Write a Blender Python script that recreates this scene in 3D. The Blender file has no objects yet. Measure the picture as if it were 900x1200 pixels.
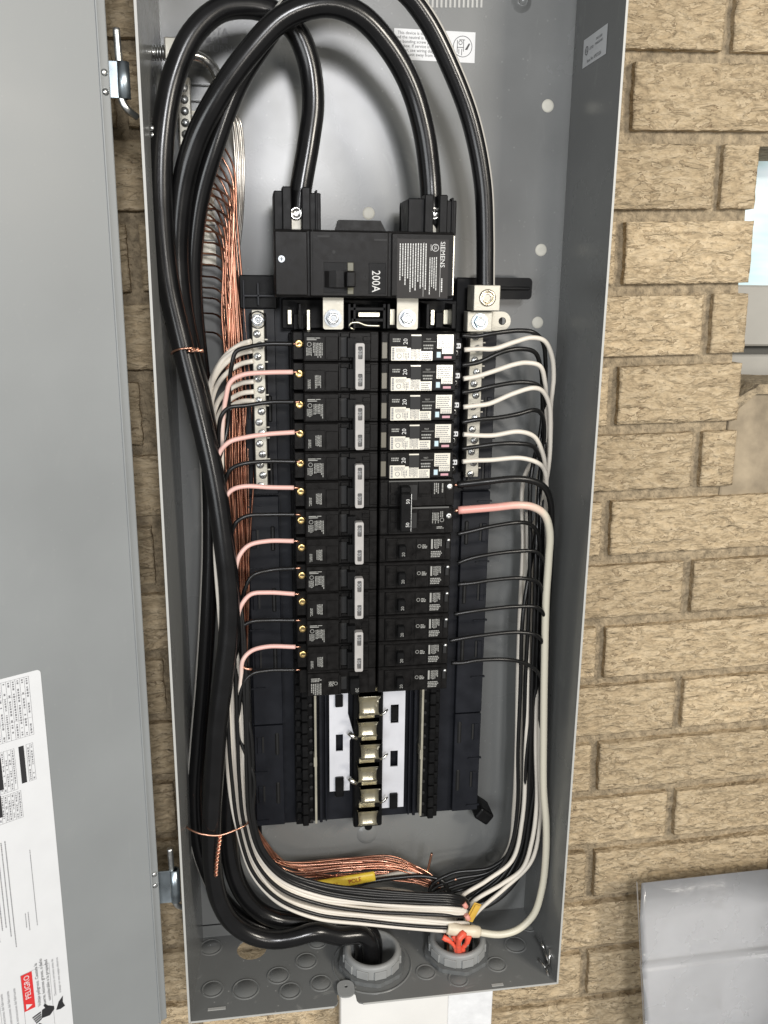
import bpy, bmesh, math, random
from mathutils import Vector, Matrix, noise
random.seed(7)
S = 0.001                                   # everything below is written in millimetres
scene = bpy.context.scene
COL = scene.collection

# ------------------------------------------------------------------ camera
CAM = Vector((-107.16, -742.31, 36.77)); YAW, PITCH, ROLL, FPX = 0.1494, 0.2509, -0.011, 1033.27
_f = Vector((math.sin(YAW)*math.cos(PITCH), math.cos(YAW)*math.cos(PITCH), -math.sin(PITCH)))
_r = Vector((math.cos(YAW), -math.sin(YAW), 0)); _d = _f.cross(_r)
CR = math.cos(ROLL)*_r + math.sin(ROLL)*_d; CD = -math.sin(ROLL)*_r + math.cos(ROLL)*_d; CF = _f
cd = bpy.data.cameras.new('camera'); cam = bpy.data.objects.new('camera', cd); COL.objects.link(cam)
M = Matrix((CR, -CD, -CF)).transposed().to_4x4(); M.translation = CAM*S
cam.matrix_world = M
cd.sensor_fit = 'VERTICAL'; cd.sensor_height = 36; cd.lens = FPX/1200*36; cd.clip_start = 0.01; cd.clip_end = 50
scene.camera = cam

# ------------------------------------------------------------------ light (a covered place lit from an opening to the right, behind the camera)
scene.view_settings.view_transform = 'Standard'; scene.view_settings.look = 'None'
scene.view_settings.exposure = 0.0; scene.view_settings.gamma = 1.0
w = bpy.data.worlds.new('World'); scene.world = w; w.use_nodes = True
bg = w.node_tree.nodes['Background']; bg.inputs['Color'].default_value = (1.0, 0.985, 0.96, 1); bg.inputs['Strength'].default_value = 0.25
def area(name, loc, target, size, sizey, power, col):
    l = bpy.data.lights.new(name, 'AREA'); l.shape = 'RECTANGLE'; l.size = size; l.size_y = sizey; l.energy = power; l.color = col
    o = bpy.data.objects.new(name, l); COL.objects.link(o); o.location = loc
    o.rotation_euler = (Vector(target)-Vector(loc)).to_track_quat('-Z', 'Y').to_euler(); return o
area('key_lamp', (1.36, -1.75, 0.62), (0.1, 0, -0.15), 0.42, 0.40, 31, (1.0, 0.93, 0.82))
area('low_lamp', (0.60, -2.3, -0.16), (0.06, 0, -0.05), 0.27, 0.15, 7.5, (1.0, 0.95, 0.88))
area('soft_lamp', (0.09, -2.4, 0.60), (-0.0, 0, -0.15), 0.36, 0.36, 30, (0.98, 0.98, 1.0))

area('side_fill', (-1.25, -2.2, -0.15), (0.1, 0, -0.2), 1.1, 1.1, 22, (0.95, 0.98, 1.0))  # added fill that brightens the right inner wall, no known source there

# ------------------------------------------------------------------ helpers
def at(px, py, Y):
    """world point (mm) on the plane y = Y seen at photograph pixel px, py"""
    d = CR*((px-450)/FPX) + CD*((py-600)/FPX) + CF
    return CAM + d*((Y-CAM.y)/d.y)
def atz(px, py, Z):
    d = CR*((px-450)/FPX) + CD*((py-600)/FPX) + CF
    return CAM + d*((Z-CAM.z)/d.z)

_textcache = {}
def textmesh(s):
    if s in _textcache: return _textcache[s]
    c = bpy.data.curves.new('t', 'FONT'); c.body = s; c.size = 1.0; c.resolution_u = 2; c.align_x = 'CENTER'; c.align_y = 'CENTER'
    o = bpy.data.objects.new('t', c); COL.objects.link(o)
    dg = bpy.context.evaluated_depsgraph_get(); m = o.evaluated_get(dg).to_mesh()
    r = ([v.co.to_2d() for v in m.vertices], [tuple(p.vertices) for p in m.polygons])
    o.evaluated_get(dg).to_mesh_clear(); bpy.data.objects.remove(o); bpy.data.curves.remove(c)
    _textcache[s] = r; return r

class MB:
    """collects shapes (mm) and links them as ONE mesh object"""
    def __init__(s): s.bm = bmesh.new(); s.uv = s.bm.loops.layers.uv.new('along')
    def _fin(s, faces, m, smooth=False):
        for f in faces: f.material_index = m; f.smooth = smooth
    def box(s, x0, x1, y0, y1, z0, z1, m=0, bev=0.0, seg=1, mtx=None):
        if x0 > x1: x0, x1 = x1, x0
        if y0 > y1: y0, y1 = y1, y0
        if z0 > z1: z0, z1 = z1, z0
        r = bmesh.ops.create_cube(s.bm, size=1.0); vs = r['verts']
        for v in vs: v.co = Vector(((x0+x1)/2+v.co.x*(x1-x0), (y0+y1)/2+v.co.y*(y1-y0), (z0+z1)/2+v.co.z*(z1-z0)))
        fs = list({f for v in vs for f in v.link_faces})
        if bev:
            es = list({e for v in vs for e in v.link_edges})
            r = bmesh.ops.bevel(s.bm, geom=es+vs, offset=bev, segments=seg, profile=.5, affect='EDGES')
            fs = r['faces']; vs = list({v for f in fs for v in f.verts})
            fs = list({f for v in vs for f in v.link_faces})
        if mtx:
            for v in vs: v.co = mtx @ v.co
        s._fin(fs, m); return s
    def cyl(s, c, axis, r, h, m=0, n=20, r2=None, smooth=True, mtx=None, rot=0.0):
        """solid of revolution from c along axis"""
        a = Vector(axis).normalized(); q = a.to_track_quat('Z', 'Y'); c = Vector(c); r2 = r if r2 is None else r2
        ring = [[s.bm.verts.new(c + q @ Vector((math.cos(2*math.pi*i/n+rot)*rr, math.sin(2*math.pi*i/n+rot)*rr, hh))) for i in range(n)] for rr, hh in ((r, 0), (r2, h))]
        if mtx:
            for v in ring[0]+ring[1]: v.co = mtx @ v.co
        sd = [s.bm.faces.new((ring[0][i], ring[0][(i+1) % n], ring[1][(i+1) % n], ring[1][i])) for i in range(n)]
        s._fin(sd, m, smooth); s._fin([s.bm.faces.new(ring[1]), s.bm.faces.new(ring[0][::-1])], m); return s
    def lathe(s, c, axis, prof, m=0, n=32, smooth=True):
        """prof: (radius, height) list, surface only"""
        a = Vector(axis).normalized(); q = a.to_track_quat('Z', 'Y'); c = Vector(c)
        rings = [[s.bm.verts.new(c + q @ Vector((math.cos(2*math.pi*i/n)*rr, math.sin(2*math.pi*i/n)*rr, hh))) for i in range(n)] for rr, hh in prof]
        for a_, b_ in zip(rings, rings[1:]):
            s._fin([s.bm.faces.new((a_[i], a_[(i+1) % n], b_[(i+1) % n], b_[i])) for i in range(n)], m, smooth)
        return s
    def tube(s, pts, r, m=0, n=8, cap=True):
        pts = [Vector(p) for p in pts]; L = len(pts); up = None; rings = []
        for i, p in enumerate(pts):
            t = (pts[min(i+1, L-1)]-pts[max(i-1, 0)]).normalized()
            if up is None: up = Vector((0, -1, 0)) if abs(t.y) < .9 else Vector((1, 0, 0))
            up = (up - t*up.dot(t)).normalized(); b = t.cross(up)
            rr = r(i/(L-1)) if callable(r) else r
            rings.append([s.bm.verts.new(p + up*math.cos(2*math.pi*k/n)*rr + b*math.sin(2*math.pi*k/n)*rr) for k in range(n)])
        for i in range(L-1):
            for k in range(n):
                f = s.bm.faces.new((rings[i][k], rings[i][(k+1) % n], rings[i+1][(k+1) % n], rings[i+1][k])); f.material_index = m; f.smooth = True
                for l, (a, b) in zip(f.loops, ((i, k), (i, k+1), (i+1, k+1), (i+1, k))): l[s.uv].uv = (a/(L-1), b/n)
        if cap: s._fin([s.bm.faces.new(rings[0][::-1]), s.bm.faces.new(rings[-1])], m)
        return s
    def prism(s, poly, y0, y1, m=0, holes=(), mtx=None):
        """outline in x,z (with holes) given thickness from y0 (front) to y1"""
        loops = [list(poly)] + [list(h) for h in holes]; es = []; vl = []
        for lp in loops:
            vs = [s.bm.verts.new((x, y0, z)) for x, z in lp]; vl.append(vs)
            es += [s.bm.edges.new((vs[i], vs[(i+1) % len(vs)])) for i in range(len(vs))]
        g = bmesh.ops.triangle_fill(s.bm, use_beauty=True, use_dissolve=False, edges=es, normal=(0, -1, 0))
        ff = [x for x in g['geom'] if isinstance(x, bmesh.types.BMFace)]
        bk = {v: s.bm.verts.new((v.co.x, y1, v.co.z)) for vs in vl for v in vs}
        nf = list(ff)
        for f in ff: nf.append(s.bm.faces.new([bk[v] for v in f.verts][::-1]))
        for vs in vl:
            for i in range(len(vs)):
                a, b = vs[i], vs[(i+1) % len(vs)]; nf.append(s.bm.faces.new((a, bk[a], bk[b], b)))
        bmesh.ops.recalc_face_normals(s.bm, faces=nf)
        if mtx:
            for vs in vl:
                for v in vs: v.co = mtx @ v.co
            for v in bk.values(): v.co = mtx @ v.co
        s._fin(nf, m); return s
    def quad(s, pts, m=0):
        s._fin([s.bm.faces.new([s.bm.verts.new(p) for p in pts])], m); return s
    def rect(s, x0, x1, z0, z1, y, m=0, mtx=None):
        p = [Vector((x0, y, z0)), Vector((x1, y, z0)), Vector((x1, y, z1)), Vector((x0, y, z1))]
        return s.quad([mtx @ v for v in p] if mtx else p, m)
    def text(s, st, x, y, z, size, rot=0.0, m=0, sx=1.0, mtx=None):
        vs, fs = textmesh(st); c, n = math.cos(rot), math.sin(rot)
        bv = []
        for v in vs:
            a, b = v[0]*size*sx, v[1]*size
            p = Vector((x + a*c - b*n, y, z + a*n + b*c)); bv.append(s.bm.verts.new(mtx @ p if mtx else p))
        for f in fs:
            try: s._fin([s.bm.faces.new([bv[i] for i in f])], m)
            except ValueError: pass
        return s
    def micro(s, x0, x1, z0, z1, y, rows, m=0, vert=True, fill=.62, rng=random, mtx=None):
        """rows of print too small to read, as short marks"""
        if vert:
            st = (x1-x0)/rows
            for i in range(rows):
                z = z1 - rng.random()*.5
                lim = z0 + rng.random()*(z1-z0)*.35
                while z > lim:
                    l = .5+rng.random()*1.6; e = max(z-l, z0)
                    s.rect(x0+i*st, x0+i*st+st*fill, e, z, y, m, mtx); z -= l+.35
        else:
            st = (z1-z0)/rows
            for i in range(rows):
                x = x0 + rng.random()*.5
                lim = x1 - rng.random()*(x1-x0)*.3
                while x < lim:
                    l = .5+rng.random()*1.6; e = min(x+l, x1)
                    s.rect(x, e, z0+i*st, z0+i*st+st*fill, y, m, mtx); x += l+.35
        return s
    def ring(s, x, y, z, r, wd, m=0, n=20, mtx=None):
        for i in range(n):
            a, b = 2*math.pi*i/n, 2*math.pi*(i+1)/n
            p = [Vector((x+math.cos(t)*q, y, z+math.sin(t)*q)) for t, q in ((a, r-wd), (a, r), (b, r), (b, r-wd))]
            s.quad([mtx @ v for v in p] if mtx else p, m)
        return s
    def build(s, name, mats, parent=None, loc=None):
        me = bpy.data.meshes.new(name); base = Vector(loc) if loc else (parent['_b'] if parent else Vector((0, 0, 0)))
        if not isinstance(base, Vector): base = Vector(base)
        for v in s.bm.verts: v.co = (v.co-base)*S
        s.bm.to_mesh(me); s.bm.free()
        for m in (mats if isinstance(mats, (list, tuple)) else [mats]): me.materials.append(m)
        o = bpy.data.objects.new(name, me); COL.objects.link(o)
        if parent: o.parent = parent
        elif loc: o.location = base*S
        o['_b'] = tuple(base); return o
def tag(o, label=None, cat=None, group=None, kind=None):
    if label: o['label'] = label
    if cat: o['category'] = cat
    if group: o['group'] = group
    if kind: o['kind'] = kind
    return o
def thing(name, label, cat, base, group=None):
    o = bpy.data.objects.new(name, None); COL.objects.link(o); o.empty_display_size = .01
    o.location = Vector(base)*S; o['_b'] = tuple(base); return tag(o, label, cat, group)
def dup(root, loc, label):
    def cp(o, par):
        c = o.copy(); COL.objects.link(c); c.parent = par
        for ch in list(o.children): cp(ch, c)
        return c
    r = cp(root, None); r.location = Vector(loc)*S; r['label'] = label; r['_b'] = tuple(loc); return r
def spline(P, step=3.0):
    """Catmull-Rom (centripetal) through the points, evenly resampled"""
    P = [Vector(p) for p in P]; Q = [P[0]*2-P[1]] + P + [P[-1]*2-P[-2]]; out = []
    for i in range(1, len(Q)-2):
        p0, p1, p2, p3 = Q[i-1:i+3]
        t = [0]
        for a, b in ((p0, p1), (p1, p2), (p2, p3)): t.append(t[-1]+max((b-a).length, 1e-3)**.5)
        n = max(2, int((p2-p1).length/step))
        for k in range(n):
            u = t[1]+(t[2]-t[1])*k/n
            a1 = p0*((t[1]-u)/(t[1]-t[0]))+p1*((u-t[0])/(t[1]-t[0])); a2 = p1*((t[2]-u)/(t[2]-t[1]))+p2*((u-t[1])/(t[2]-t[1])); a3 = p2*((t[3]-u)/(t[3]-t[2]))+p3*((u-t[2])/(t[3]-t[2]))
            b1 = a1*((t[2]-u)/(t[2]-t[0]))+a2*((u-t[0])/(t[2]-t[0])); b2 = a2*((t[3]-u)/(t[3]-t[1]))+a3*((u-t[1])/(t[3]-t[1]))
            out.append(b1*((t[2]-u)/(t[2]-t[1]))+b2*((u-t[1])/(t[2]-t[1])))
    out.append(P[-1]); return out
def circle(x, z, r, n=20, a0=0.0): return [(x+math.cos(a0+2*math.pi*i/n)*r, z+math.sin(a0+2*math.pi*i/n)*r) for i in range(n)]
def rrect(x0, x1, z0, z1, r, n=5):
    o = []
    for cx, cz, a in ((x1-r, z1-r, 0), (x0+r, z1-r, 90), (x0+r, z0+r, 180), (x1-r, z0+r, 270)):
        o += [(cx+math.cos(math.radians(a+90*i/n))*r, cz+math.sin(math.radians(a+90*i/n))*r) for i in range(n+1)]
    return o
def rc(x0, x1, z0, z1): return [(x0, z0), (x1, z0), (x1, z1), (x0, z1)]

# ------------------------------------------------------------------ materials
def mat(name, col, rough=.5, metal=0.0, var=0.0, vscale=60, bump=0.0, bscale=400, rvar=0.0, spec=.5, emit=None, coat=0.0):
    m = bpy.data.materials.new(name); m.use_nodes = True; nt = m.node_tree; N = nt.nodes; Lk = nt.links; b = N['Principled BSDF']
    b.inputs['Base Color'].default_value = (*col, 1); b.inputs['Roughness'].default_value = rough; b.inputs['Metallic'].default_value = metal
    b.inputs['Specular IOR Level'].default_value = spec; b.inputs['Coat Weight'].default_value = coat
    tc = N.new('ShaderNodeTexCoord')
    if var or rvar:
        n = N.new('ShaderNodeTexNoise'); n.inputs['Scale'].default_value = vscale; n.inputs['Detail'].default_value = 6; Lk.new(tc.outputs['Object'], n.inputs['Vector'])
        if var:
            r = N.new('ShaderNodeValToRGB'); r.color_ramp.elements[0].position = .3; r.color_ramp.elements[1].position = .72
            r.color_ramp.elements[0].color = (*[c*(1-var) for c in col], 1); r.color_ramp.elements[1].color = (*[min(1, c*(1+var)) for c in col], 1)
            Lk.new(n.outputs['Fac'], r.inputs['Fac']); Lk.new(r.outputs['Color'], b.inputs['Base Color'])
        if rvar:
            mr = N.new('ShaderNodeMapRange'); mr.inputs['To Min'].default_value = max(.02, rough-rvar); mr.inputs['To Max'].default_value = rough+rvar
            mr.inputs['From Min'].default_value = .3; mr.inputs['From Max'].default_value = .7
            Lk.new(n.outputs['Fac'], mr.inputs['Value']); Lk.new(mr.outputs['Result'], b.inputs['Roughness'])
    if bump:
        n2 = N.new('ShaderNodeTexNoise'); n2.inputs['Scale'].default_value = bscale; n2.inputs['Detail'].default_value = 4; Lk.new(tc.outputs['Object'], n2.inputs['Vector'])
        bp = N.new('ShaderNodeBump'); bp.inputs['Strength'].default_value = bump; bp.inputs['Distance'].default_value = .001
        Lk.new(n2.outputs['Fac'], bp.inputs['Height']); Lk.new(bp.outputs['Normal'], b.inputs['Normal'])
    if emit: b.inputs['Emission Color'].default_value = (*emit[0], 1); b.inputs['Emission Strength'].default_value = emit[1]
    return m
def paint(name, col, rough, scuff):
    m = mat(name, col, rough, var=.06, vscale=9, bump=.03, bscale=700, rvar=.06); nt = m.node_tree; N, Lk = nt.nodes, nt.links; b = N['Principled BSDF']
    src = b.inputs['Base Color'].links[0].from_socket; tc = N.new('ShaderNodeTexCoord')
    mp = N.new('ShaderNodeMapping'); mp.inputs['Scale'].default_value = (30, 30, 9); mp.inputs['Rotation'].default_value = (.2, .5, .3); Lk.new(tc.outputs['Object'], mp.inputs[0])
    n = N.new('ShaderNodeTexNoise'); n.inputs['Scale'].default_value = 1; n.inputs['Detail'].default_value = 8; n.inputs['Roughness'].default_value = .7; n.inputs['Distortion'].default_value = 1.5; Lk.new(mp.outputs[0], n.inputs['Vector'])
    r = N.new('ShaderNodeMapRange'); r.inputs['From Min'].default_value = .60; r.inputs['From Max'].default_value = .74; r.inputs['To Max'].default_value = scuff; Lk.new(n.outputs['Fac'], r.inputs['Value'])
    n2 = N.new('ShaderNodeTexVoronoi'); n2.inputs['Scale'].default_value = 95; Lk.new(tc.outputs['Object'], n2.inputs['Vector'])
    r2 = N.new('ShaderNodeMapRange'); r2.inputs['From Min'].default_value = .10; r2.inputs['From Max'].default_value = .05; r2.inputs['To Max'].default_value = scuff*1.1; Lk.new(n2.outputs['Distance'], r2.inputs['Value'])
    mx = N.new('ShaderNodeMath'); mx.operation = 'MAXIMUM'; Lk.new(r.outputs[0], mx.inputs[0]); Lk.new(r2.outputs[0], mx.inputs[1])
    mc = N.new('ShaderNodeMix'); mc.data_type = 'RGBA'; mc.inputs[7].default_value = (.46, .46, .43, 1); Lk.new(mx.outputs[0], mc.inputs['Factor']); Lk.new(src, mc.inputs[6]); Lk.new(mc.outputs[2], b.inputs['Base Color'])
    return m
GREY = paint('grey_enamel', (.172, .176, .172), .26, .16)
FLOORGREY = paint('scuffed_grey_enamel', (.172, .176, .172), .34, .5)
DOORGREY = paint('lit_grey_enamel', (.238, .250, .252), .45, .05)  # the box's grey made lighter for the light falling on the door
EDGE = mat('pale_edge', (.42, .42, .40), .4)  # paler tone for rim edges, slots and stamped marks
DISC = mat('pale_disc', (.62, .60, .52), .5, var=.1, vscale=90)
BLACK = mat('black_plastic', (.0065, .0065, .0068), .40, var=.25, vscale=120, bump=.1, bscale=1800, rvar=.08, spec=.12)
BLACK2 = mat('black_breaker_plastic', (.0085, .008, .0078), .36, var=.3, vscale=150, bump=.1, bscale=2200, rvar=.1, spec=.13)
NAVY = mat('black_base_plastic', (.0075, .0085, .012), .42, var=.2, vscale=60, bump=.08, bscale=1500, rvar=.06, spec=.3)
PIT = mat('dark_recess_plastic', (.006, .006, .006), .6)
CABLE = mat('black_cable_jacket', (.006, .006, .0064), .22, var=.3, vscale=40, bump=.02, bscale=200, rvar=.04, spec=.45)
WIREBLK = mat('black_wire_jacket', (.006, .006, .006), .33, spec=.5)
COPPER = mat('bare_copper', (.74, .40, .28), .30, 1.0, var=.25, vscale=70, rvar=.08)
COPDARK = mat('aged_copper', (.44, .21, .14), .36, 1.0, var=.3, vscale=70, rvar=.08)
ZINC = mat('zinc_plate', (.62, .63, .62), .34, 1.0, var=.15, vscale=90, bump=.1, bscale=900, rvar=.1)
BZINC = mat('blue_zinc_plate', (.42, .48, .52), .36, 1.0, var=.15, vscale=60, rvar=.1)
BOLT = mat('dark_zinc_bolt', (.34, .36, .38), .28, 1.0, var=.2, vscale=150)
STEEL = mat('bright_steel', (.74, .73, .70), .24, 1.0, var=.1, vscale=120, rvar=.1)
TIN = mat('tinned_metal', (.46, .44, .38), .5, .6, var=.12, vscale=120, bump=.15, bscale=700, rvar=.1)
ALU = mat('aluminium_plate', (.78, .79, .84), .42, .45, var=.05, vscale=30, rvar=.05)
BRASS = mat('brass_terminal', (.80, .58, .25), .3, 1.0, var=.15, vscale=200)
NICKEL = mat('nickel_stab', (.78, .74, .60), .30, .8, var=.08, vscale=80, rvar=.06)
TIE = mat('pale_handle_tie', (.40, .385, .37), .42, var=.06, vscale=150)
PAPER = mat('white_label_paper', (.66, .67, .68), .35, var=.02)
GLOSS = mat('glossy_cream_label', (.70, .67, .58), .16, var=.06, vscale=150)
INK = mat('black_ink', (.02, .02, .022), .5)
SOFTINK = mat('grey_print', (.20, .20, .21), .5)
WHITEINK = mat('white_ink', (.62, .62, .60), .5)
REDINK = mat('red_ink', (.62, .03, .03), .45)
REDTXT = mat('red_marker', (.38, .04, .03), .6)
BLUESQ = mat('pale_blue_print', (.48, .62, .68), .4)
PINKP = mat('pink_print', (.55, .30, .34), .4)
YELLOW = mat('yellow_tape', (.72, .52, .05), .4, var=.12, vscale=90)
AMBER = mat('amber_tape', (.62, .38, .06), .35, var=.2, vscale=90)
ORANGE = mat('orange_rubber', (.78, .11, .06), .42, var=.12, vscale=120)
TAPE = mat('white_tape', (.66, .58, .44), .4, var=.1, vscale=120, bump=.3, bscale=200)
PVC = mat('grey_pvc', (.27, .275, .27), .42, var=.06, vscale=60, bump=.06, bscale=500)
WPAINT = mat('white_board_paint', (.80, .79, .76), .55, var=.05, vscale=14, bump=.3, bscale=60)
FRAMEM = mat('grey_window_frame', (.34, .33, .30), .5, var=.05, vscale=30)
STONE = mat('mortar_sill', (.30, .245, .17), .9, var=.3, vscale=40, bump=1.0, bscale=120)
# wire insulation: white, some with red phasing marker wiped along the end that meets the breaker
def wirewhite(name, col, red=None):
    m = mat(name, col, .36, rvar=.05, vscale=90); nt = m.node_tree; N, Lk = nt.nodes, nt.links; b = N['Principled BSDF']
    if red:
        uv = N.new('ShaderNodeUVMap'); uv.uv_map = 'along'; sp = N.new('ShaderNodeSeparateXYZ'); Lk.new(uv.outputs['UV'], sp.inputs[0])
        n = N.new('ShaderNodeTexNoise'); n.inputs['Scale'].default_value = 130; n.inputs['Detail'].default_value = 3
        tc = N.new('ShaderNodeTexCoord'); Lk.new(tc.outputs['Object'], n.inputs['Vector'])
        a = N.new('ShaderNodeMath'); a.operation = 'MULTIPLY_ADD'; a.inputs[1].default_value = .05; Lk.new(n.outputs['Fac'], a.inputs[0]); Lk.new(sp.outputs['X'], a.inputs[2])
        r = N.new('ShaderNodeValToRGB'); e = r.color_ramp.elements
        e[0].position = .0; e[0].color = (*red[0], 1); e[1].position = red[2]+.08; e[1].color = (*col, 1)
        x = e.new(red[2]*.3); x.color = (*red[1], 1); x = e.new(red[2]); x.color = (*red[1], 1)
        Lk.new(a.outputs[0], r.inputs['Fac']); Lk.new(r.outputs['Color'], b.inputs['Base Color'])
    return m
WWHITE = wirewhite('white_wire_jacket', (.70, .65, .57))
WPINK = wirewhite('white_wire_with_red_marker', (.70, .65, .57), ((.70, .57, .50), (.73, .45, .40), .095))
WRED = wirewhite('white_wire_with_heavy_red_marker', (.66, .62, .50), ((.74, .27, .24), (.74, .36, .31), .075))
def stripecable():
    m = mat('black_cable_with_white_stripe', (.006, .006, .0064), .22); nt = m.node_tree; N, Lk = nt.nodes, nt.links; b = N['Principled BSDF']
    uv = N.new('ShaderNodeUVMap'); uv.uv_map = 'along'; sp = N.new('ShaderNodeSeparateXYZ'); Lk.new(uv.outputs['UV'], sp.inputs[0])
    r = N.new('ShaderNodeValToRGB'); r.color_ramp.interpolation = 'CONSTANT'; e = r.color_ramp.elements
    e[0].position = 0; e[0].color = (.006, .006, .0064, 1); e[1].position = .12; e[1].color = (.62, .60, .55, 1); x = e.new(.27); x.color = (.006, .006, .0064, 1)
    Lk.new(sp.outputs['Y'], r.inputs['Fac']); Lk.new(r.outputs['Color'], b.inputs['Base Color']); return m
STRIPE = stripecable()
def brickmat():
    m = bpy.data.materials.new('tan_split_brick'); m.use_nodes = True; nt = m.node_tree; N, Lk = nt.nodes, nt.links; b = N['Principled BSDF']; b.inputs['Roughness'].default_value = .85
    b.inputs['Specular IOR Level'].default_value = .25
    tc = N.new('ShaderNodeTexCoord'); oi = N.new('ShaderNodeObjectInfo')
    ad = N.new('ShaderNodeVectorMath'); ad.operation = 'ADD'; cx = N.new('ShaderNodeCombineXYZ'); mu = N.new('ShaderNodeMath'); mu.operation = 'MULTIPLY'; mu.inputs[1].default_value = 9.0
    Lk.new(oi.outputs['Random'], mu.inputs[0]); Lk.new(mu.outputs[0], cx.inputs['Y']); Lk.new(tc.outputs['Object'], ad.inputs[0]); Lk.new(cx.outputs[0], ad.inputs[1])
    mp = N.new('ShaderNodeMapping'); mp.inputs['Scale'].default_value = (70, 60, 230); Lk.new(ad.outputs[0], mp.inputs['Vector'])
    n1 = N.new('ShaderNodeTexNoise'); n1.inputs['Scale'].default_value = 1.0; n1.inputs['Detail'].default_value = 7; n1.inputs['Roughness'].default_value = .62; n1.inputs['Distortion'].default_value = 1.1; Lk.new(mp.outputs[0], n1.inputs['Vector'])
    # layered flakes: each contour of a stretched noise is a small ledge with a thin dark line under it
    def flakes(sc, loc, k):
        mp2 = N.new('ShaderNodeMapping'); mp2.inputs['Scale'].default_value = sc; mp2.inputs['Location'].default_value = loc; Lk.new(ad.outputs[0], mp2.inputs['Vector'])
        n2 = N.new('ShaderNodeTexNoise'); n2.inputs['Scale'].default_value = 1.0; n2.inputs['Detail'].default_value = 5; n2.inputs['Roughness'].default_value = .55; n2.inputs['Distortion'].default_value = .5; Lk.new(mp2.outputs[0], n2.inputs['Vector'])
        mu2 = N.new('ShaderNodeMath'); mu2.operation = 'MULTIPLY'; mu2.inputs[1].default_value = k; Lk.new(n2.outputs['Fac'], mu2.inputs[0])
        fr = N.new('ShaderNodeMath'); fr.operation = 'FRACT'; Lk.new(mu2.outputs[0], fr.inputs[0]); return fr
    f1 = flakes((34, 40, 95), (3, 1, 7), 5.0); f2 = flakes((70, 60, 170), (8, 2, 1), 4.0)
    n3 = N.new('ShaderNodeTexNoise'); n3.inputs['Scale'].default_value = 45; n3.inputs['Detail'].default_value = 4; Lk.new(ad.outputs[0], n3.inputs['Vector'])
    gate = N.new('ShaderNodeMapRange'); gate.inputs['From Min'].default_value = .40; gate.inputs['From Max'].default_value = .62; Lk.new(n3.outputs['Fac'], gate.inputs['Value'])
    cr = N.new('ShaderNodeMapRange'); cr.inputs['From Min'].default_value = .10; cr.inputs['From Max'].default_value = .02; Lk.new(f1.outputs[0], cr.inputs['Value'])
    gm_ = N.new('ShaderNodeMath'); gm_.operation = 'MULTIPLY'; Lk.new(cr.outputs[0], gm_.inputs[0]); Lk.new(gate.outputs[0], gm_.inputs[1])
    mx = N.new('ShaderNodeMath'); mx.operation = 'SUBTRACT'; mx.inputs[0].default_value = 1.0; Lk.new(gm_.outputs[0], mx.inputs[1])
    rf = N.new('ShaderNodeMath'); rf.operation = 'MULTIPLY_ADD'; rf.inputs[1].default_value = .35; Lk.new(f1.outputs[0], rf.inputs[0]); Lk.new(n1.outputs['Fac'], rf.inputs[2])  # pale ledges, dark hollows: relief light and shade put into the colour
    hf = N.new('ShaderNodeMath'); hf.operation = 'MULTIPLY_ADD'; hf.inputs[1].default_value = .5; Lk.new(f2.outputs[0], hf.inputs[0]); Lk.new(f1.outputs[0], hf.inputs[2])
    h0 = N.new('ShaderNodeMath'); h0.operation = 'MULTIPLY_ADD'; h0.inputs[1].default_value = .6; Lk.new(n1.outputs['Fac'], h0.inputs[0]); Lk.new(hf.outputs[0], h0.inputs[2])
    rp = N.new('ShaderNodeValToRGB'); e = rp.color_ramp.elements; e[0].position = .45; e[0].color = (.37, .285, .18, 1); e[1].position = .90; e[1].color = (.60, .485, .325, 1)
    x = e.new(.66); x.color = (.51, .40, .255, 1); Lk.new(rf.outputs[0], rp.inputs['Fac'])
    mc = N.new('ShaderNodeMix'); mc.data_type = 'RGBA'; mc.inputs[6].default_value = (.17, .115, .065, 1); Lk.new(mx.outputs[0], mc.inputs['Factor']); Lk.new(rp.outputs['Color'], mc.inputs[7])
    hs = N.new('ShaderNodeHueSaturation'); mr = N.new('ShaderNodeMapRange'); mr.inputs['To Min'].default_value = .86; mr.inputs['To Max'].default_value = 1.1; Lk.new(oi.outputs['Random'], mr.inputs['Value']); Lk.new(mr.outputs[0], hs.inputs['Value'])
    Lk.new(mc.outputs[2], hs.inputs['Color']); Lk.new(hs.outputs['Color'], b.inputs['Base Color'])
    bp = N.new('ShaderNodeBump'); bp.inputs['Strength'].default_value = 1.0; bp.inputs['Distance'].default_value = .0019; Lk.new(h0.outputs[0], bp.inputs['Height']); Lk.new(bp.outputs['Normal'], b.inputs['Normal'])
    return m
BRICK = brickmat()
MORTAR = mat('tan_mortar', (.35, .28, .185), .95, var=.42, vscale=130, bump=1.0, bscale=300)
[n for n in MORTAR.node_tree.nodes if n.type == 'BUMP'][0].inputs['Distance'].default_value = .0045

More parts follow.
